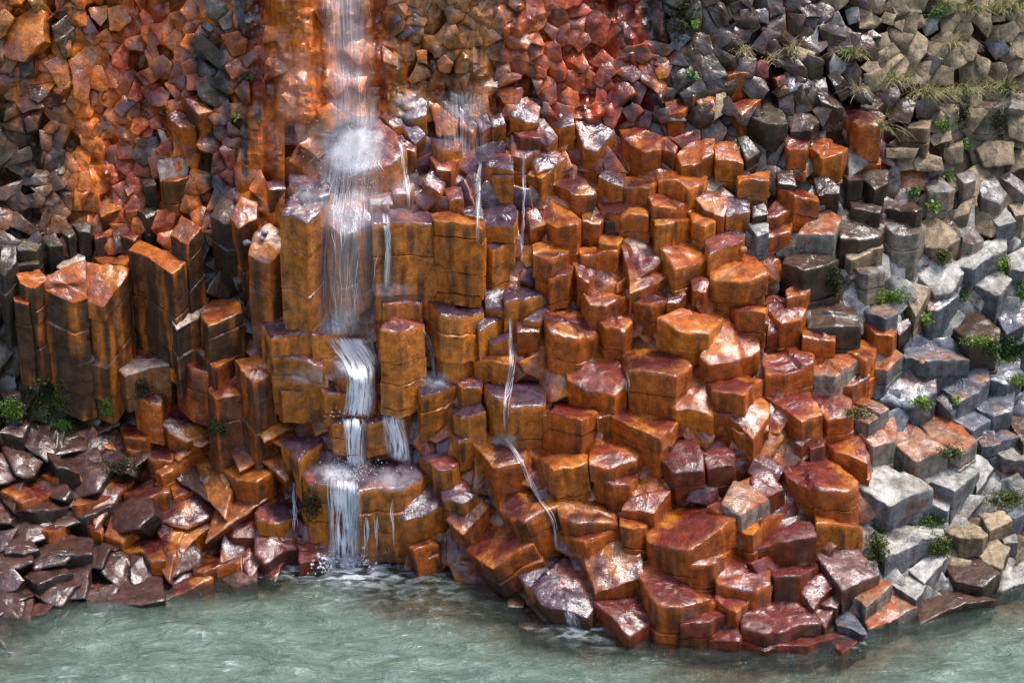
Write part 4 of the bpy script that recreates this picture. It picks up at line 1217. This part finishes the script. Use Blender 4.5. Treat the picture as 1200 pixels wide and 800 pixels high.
for k, a in enumerate([
    (58, 468, 26, 24, 'thick olive moss mound at the foot of the striped columns', MOSS, 420), (12, 480, 18, 14, 'bright yellow green moss beside the mossy mound by the frame edge', LEAF2, 240),
    (72, 498, 16, 7, 'low green moss pad under the thick olive moss mound', LEAF, 140), (126, 478, 7, 12, 'vivid green moss streak below the pale topped shelf rock', LEAF2, 110),
    (1180, 410, 26, 18, 'largest bright green moss patch on the slate slope', LEAF, 420), (1195, 446, 14, 8, 'small yellow green moss patch below the largest patch', LEAF2, 140),
    (1028, 640, 14, 26, 'green moss sheath down the side of the tilted grey block', MOSS, 330), (1044, 348, 22, 10, 'yellow green moss in the hollow under a dark overhang', LEAF2, 200),
    (979, 330, 10, 18, 'dark hanging moss in the black gap between brown columns', MOSSD, 200), (1103, 640, 20, 14, 'olive moss covering the dark boulder near the water', MOSS, 260),
    (1092, 610, 18, 10, 'moss tuft between the cream and blue grey blocks', LEAF, 140), (1115, 530, 18, 6, 'thin moss line above the grey cracked boulder', MOSS, 130),
    (1180, 585, 26, 14, 'brown green moss under the pale right hand boulder', MOSS, 220), (1080, 472, 14, 8, 'bright moss specks on the wet slate slab', LEAF2, 70),
    (1005, 485, 18, 6, 'moss seam below the small rusty blocks', MOSS, 110), (1182, 100, 4, 14, 'dark moss stripe on the tan wall above the grass ledge', MOSSD, 110),
    (1128, 132, 8, 18, 'dark moss stain hanging under the grassy ledge', MOSSD, 180), (1170, 142, 10, 20, 'brown moss stain on the pale wall under the ledge', MOSSD, 150),
    (1105, 146, 9, 6, 'golden moss dot on the brown capped ledge wall', LEAF2, 70), (1196, 340, 7, 12, 'green moss strip beside the grey block by the frame edge', LEAF, 110),
    (1175, 310, 8, 14, 'pale green moss between two grey blocks', LEAF2, 110), (1105, 300, 9, 8, 'moss spot under the tan dry block', MOSS, 90),
    (255, 500, 16, 12, 'dark green moss in the cleft left of the tall orange wall', MOSSD, 160), (366, 590, 12, 20, 'dark moss hanging under the splash shelf', MOSSD, 160),
    (800, 20, 20, 30, 'black green moss in the dark seep above the stepped columns', MOSSD, 300), (140, 548, 22, 10, 'dark moss along the underside of a shore rock', MOSSD, 160),
    (168, 455, 10, 12, 'moss shadowed behind the red topped shelf rock', MOSSD, 120), (1145, 400, 20, 6, 'moss trail leading to the largest green patch', LEAF2, 110)]):
    moss_clump(a[0], a[1], a[2], a[3], a[4], a[5], 0, 300 + k, a[6])
for k, a in enumerate([(810, 90, 10, 'leafy weed on the brown boulder beside the dark seep', LEAF, 20), (1072, 226, 12, 'leafy weed at the left of the brown ledge corner', LEAF, 30), (1096, 244, 14, 'second weed just below the brown ledge corner', LEAF2, 30),
    (1112, 206, 10, 'weed growing above the brown topped grey block', LEAF2, 26), (1085, 375, 12, 'bright weed cluster between slate slabs', LEAF2, 40), (1127, 346, 10, 'small weed at the foot of the pale grey block', LEAF, 22),
    (1100, 20, 16, 'leafy weed hanging on the tan wall at the top', LEAF, 40), (815, 28, 6, 'vivid green fern in the black seep', LEAF2, 24), (1082, 468, 9, 'tiny bright weed on the wet slate slope', LEAF2, 14), (1130, 166, 8, 'weed rooted on the pale wall below the ledge', LEAF, 16),
    (990, 62, 8, 'green weed under the overhanging tan blocks', LEAF, 20), (1120, 470, 8, 'weed speck in a slate joint', LEAF2, 12), (292, 90, 4, 'lone green sprig on the orange wall', LEAF, 6), (278, 137, 4, 'lone bright sprig in the dark cleft of the orange wall', LEAF2, 6)]):
    weed(a[0], a[1], a[2] * .7, a[3], a[4], 400 + k, int(a[5] * .75))
for k, a in enumerate([(998, 66, 16, 24, 'straw coloured grass tuft hanging under the tan overhang', [STRAW, GRASS], 90), (928, 62, 10, 20, 'small dry tuft on the dark brown blocks', [STRAW], 40), (1050, 98, 20, 26, 'pale grass tuft at the near end of the grassy ledge', [STRAW, GRASS], 110),
    (1090, 112, 26, 22, 'thick straw grass spilling over the ledge middle', [STRAW, GRASS], 240), (1130, 108, 24, 18, 'green tinged grass in the centre of the ledge', [GRASS, STRAW], 180), (1170, 104, 28, 18, 'olive grass run at the far end of the ledge', [GRASS, STRAW], 220),
    (1115, 55, 10, 26, 'whitish dry grass hanging in a wall crack', [STRAW], 60), (1180, 12, 28, 22, 'grey dry grass patch at the top corner', [STRAW, GRASS], 200), (1140, 12, 14, 20, 'thin green grass beside the top corner patch', [GRASS, STRAW], 80), (1110, 8, 16, 16, 'sparse grass on the tan wall top', [GRASS], 60),
    (870, 62, 8, 16, 'dry tuft above the wet blue block', [STRAW], 36), (905, 72, 8, 16, 'wispy tuft on the dark ledge left of the brown blocks', [STRAW], 30), (1006, 108, 10, 18, 'dry tuft beside the blue grey stone', [STRAW], 40), (1033, 150, 4, 30, 'grass strand column running down a joint', [STRAW, GRASS], 40)]):
    tuft(a[0], a[1], a[2], a[3], a[4], a[5], 500 + k, a[6])
for k, (u, v, s, lab) in enumerate([(287, 283, 5, 'blue grey pebble left on the maroon column top'), (310, 274, 4, 'small round pebble on the maroon column top'), (307, 280, 3.2, 'tiny dark pebble between two others on the maroon top'),
    (1080, 423, 3.5, 'pinkish pebble on the smooth slate slab'), (1122, 101, 5, 'round rust pebble on the grassy ledge'), (869, 291, 5, 'small ochre stone wedged by the wet blue slab')]):
    b, n, r = anchor(u, v); P = np.array([(np.cos(a) * np.sin(t), np.sin(a) * np.sin(t), np.cos(t)) for t in np.linspace(0, math.pi, 7) for a in np.linspace(0, 2 * math.pi, 9)[:-1]])
    P = P * (s * .011) * (1 + .35 * (vnoise(P * 1.6 + k * 9, 5) - .5))[:, None] * [1, .9, .75]
    F = [(i * 8 + j, i * 8 + (j + 1) % 8, i * 8 + 8 + (j + 1) % 8, i * 8 + 8 + j)[::-1] for i in range(6) for j in range(8)]
    col = lin((128, 134, 150)) if k < 3 else lin((170, 110, 70))
    o = mesh_obj('pebble', P + b + n * s * .007, F, ROCK, {'col': np.tile(col, (len(P), 1)), 'wet': np.full(len(P), .4)}, origin=b); tag(o, lab, 'pebble', 'loose pebbles')

# ------------------------------------------------------------------ labels: look, then where it stands
LMK = [(425, 172, 'the splash boulder'), (405, 640, "the waterfall's foot"), (460, 556, 'the wide purple splash shelf'), (507, 445, 'the purple block under the short rivulet'), (655, 482, 'the arched orange block'),
       (757, 306, 'the tall rounded rust pillar'), (863, 312, 'the shell-shaped ochre top'), (650, 680, 'the broad purple riverside slab'), (808, 618, 'the barrel-shaped striped column'), (912, 712, 'the broad red front slab'),
       (960, 550, 'the big red cracked block'), (1045, 565, 'the big cream broken block'), (1028, 640, 'the moss sheath'), (1180, 408, 'the largest green moss'), (1064, 470, 'the wet slate slab'),
       (100, 330, 'the striped column pair'), (185, 300, 'the ochre-capped dark pillar'), (310, 290, 'the maroon top with pebbles'), (222, 360, 'the pale-capped block'), (55, 468, 'the olive moss mound'),
       (275, 605, 'the maroon disc rock'), (157, 640, 'the orange shore wedge'), (230, 118, 'the leaning pink-topped block'), (95, 85, 'the tall orange wall prism'), (1140, 80, 'the square tan wall block'),
       (1110, 110, 'the grassy ledge'), (1008, 140, 'the big brown column'), (800, 20, 'the dark seep'), (750, 165, 'the overhanging orange block'), (670, 380, 'the cracked maroon column'),
       (815, 380, 'the blue-streaked ochre column'), (560, 310, 'the long thin rivulet'), (520, 255, 'the large orange wall face'), (935, 300, 'the brown double step'), (1105, 320, 'the pale grey block'),
       (1060, 60, 'the big faceted tan block'), (820, 115, 'the bright orange column'), (475, 340, 'the purple-capped twin step'), (360, 430, 'the purple ledge stack'), (575, 520, 'the rivulet-crossed orange block'),
       (1170, 690, 'the blue-grey waterside boulder'), (700, 465, 'the big red column'), (870, 460, 'the notched rust column'), (30, 590, 'the tan shore rock'), (640, 570, 'the rivulet steps'), (700, 100, 'the pink crumbled slope'), (990, 450, 'the small rusty blocks'), (1150, 230, 'the brown-capped grey blocks'), (1140, 380, 'the brown-grey slab')]
LOOK = {'o': 'ochre-orange', 'r': 'rust-red', 'm': 'maroon-topped', 'p': 'purple-sheened wet', 'd': 'deep red', 'k': 'blackish wet', 'v': 'dark wet layered', 'n': 'near-black brown', 'b': 'dull brown', 'g': 'pale grey', 't': 'dry tan', 'a': 'pale pinkish', 's': 'slate-blue wet', 'h': 'part-rusty grey', 'q': 'plum-grey wet', 'u': 'brown-topped grey'}
def look(s):
    p = s['poly']; W, H_ = np.ptp(p[:, 0]), np.ptp(p[:, 1]); z = s['size']
    sz = 'tiny' if z < 16 else 'small' if z < 25 else 'medium' if z < 40 else 'large' if z < 58 else 'massive'
    shp = 'broad ' if W > 2.1 * H_ else 'upright ' if H_ > 1.25 * W else 'three-sided ' if len(p) == 3 else ''
    return f"{sz} {LOOK[s['key']]} {shp}{s['cat'].split()[-1]}"
def direction(dx, dy):
    h = '' if abs(dx) < .38 * abs(dy) else ('right' if dx > 0 else 'left'); v = '' if abs(dy) < .38 * abs(dx) else ('below' if dy > 0 else 'above')
    return {'right': 'right of', 'left': 'left of', 'above': 'straight above', 'below': 'straight below', 'aboveright': 'above right of', 'aboveleft': 'above left of', 'belowright': 'below right of', 'belowleft': 'below left of'}[v + h]
LP = np.array([l[:2] for l in LMK]); taken = {}
for li, l in enumerate(LMK):
    j = min((k for k in range(len(STONES)) if k not in taken), key=lambda k: np.hypot(*(STONES[k]['c'] - LP[li])))
groups = {}
for k, s in enumerate(STONES):
    dd = np.hypot(*(LP - s['c']).T); s['cand'] = np.argsort(dd)[:4]
    li = s['cand'][0]; dx, dy = s['c'] - LP[li]
    s['lab'] = f"{look(s)} {'at' if dd[li] < 9 else direction(dx, dy)} {LMK[li][2]}"; s['d'] = dd[li]
    groups.setdefault(s['lab'], []).append(s)
used_labels = set(g for g in groups if len(groups[g]) == 1)
for lab, g in groups.items():
    if len(g) == 1: continue
    g.sort(key=lambda s: s['d'])
    for r_, s in enumerate(g):
        new = f"{lab}, {['nearest', 'second nearest', 'third nearest', 'fourth nearest', 'fifth nearest', 'sixth nearest'][min(r_, 5)]} to it"
        s['lab'] = new
for s in STONES: s['o']['label'] = s['lab']
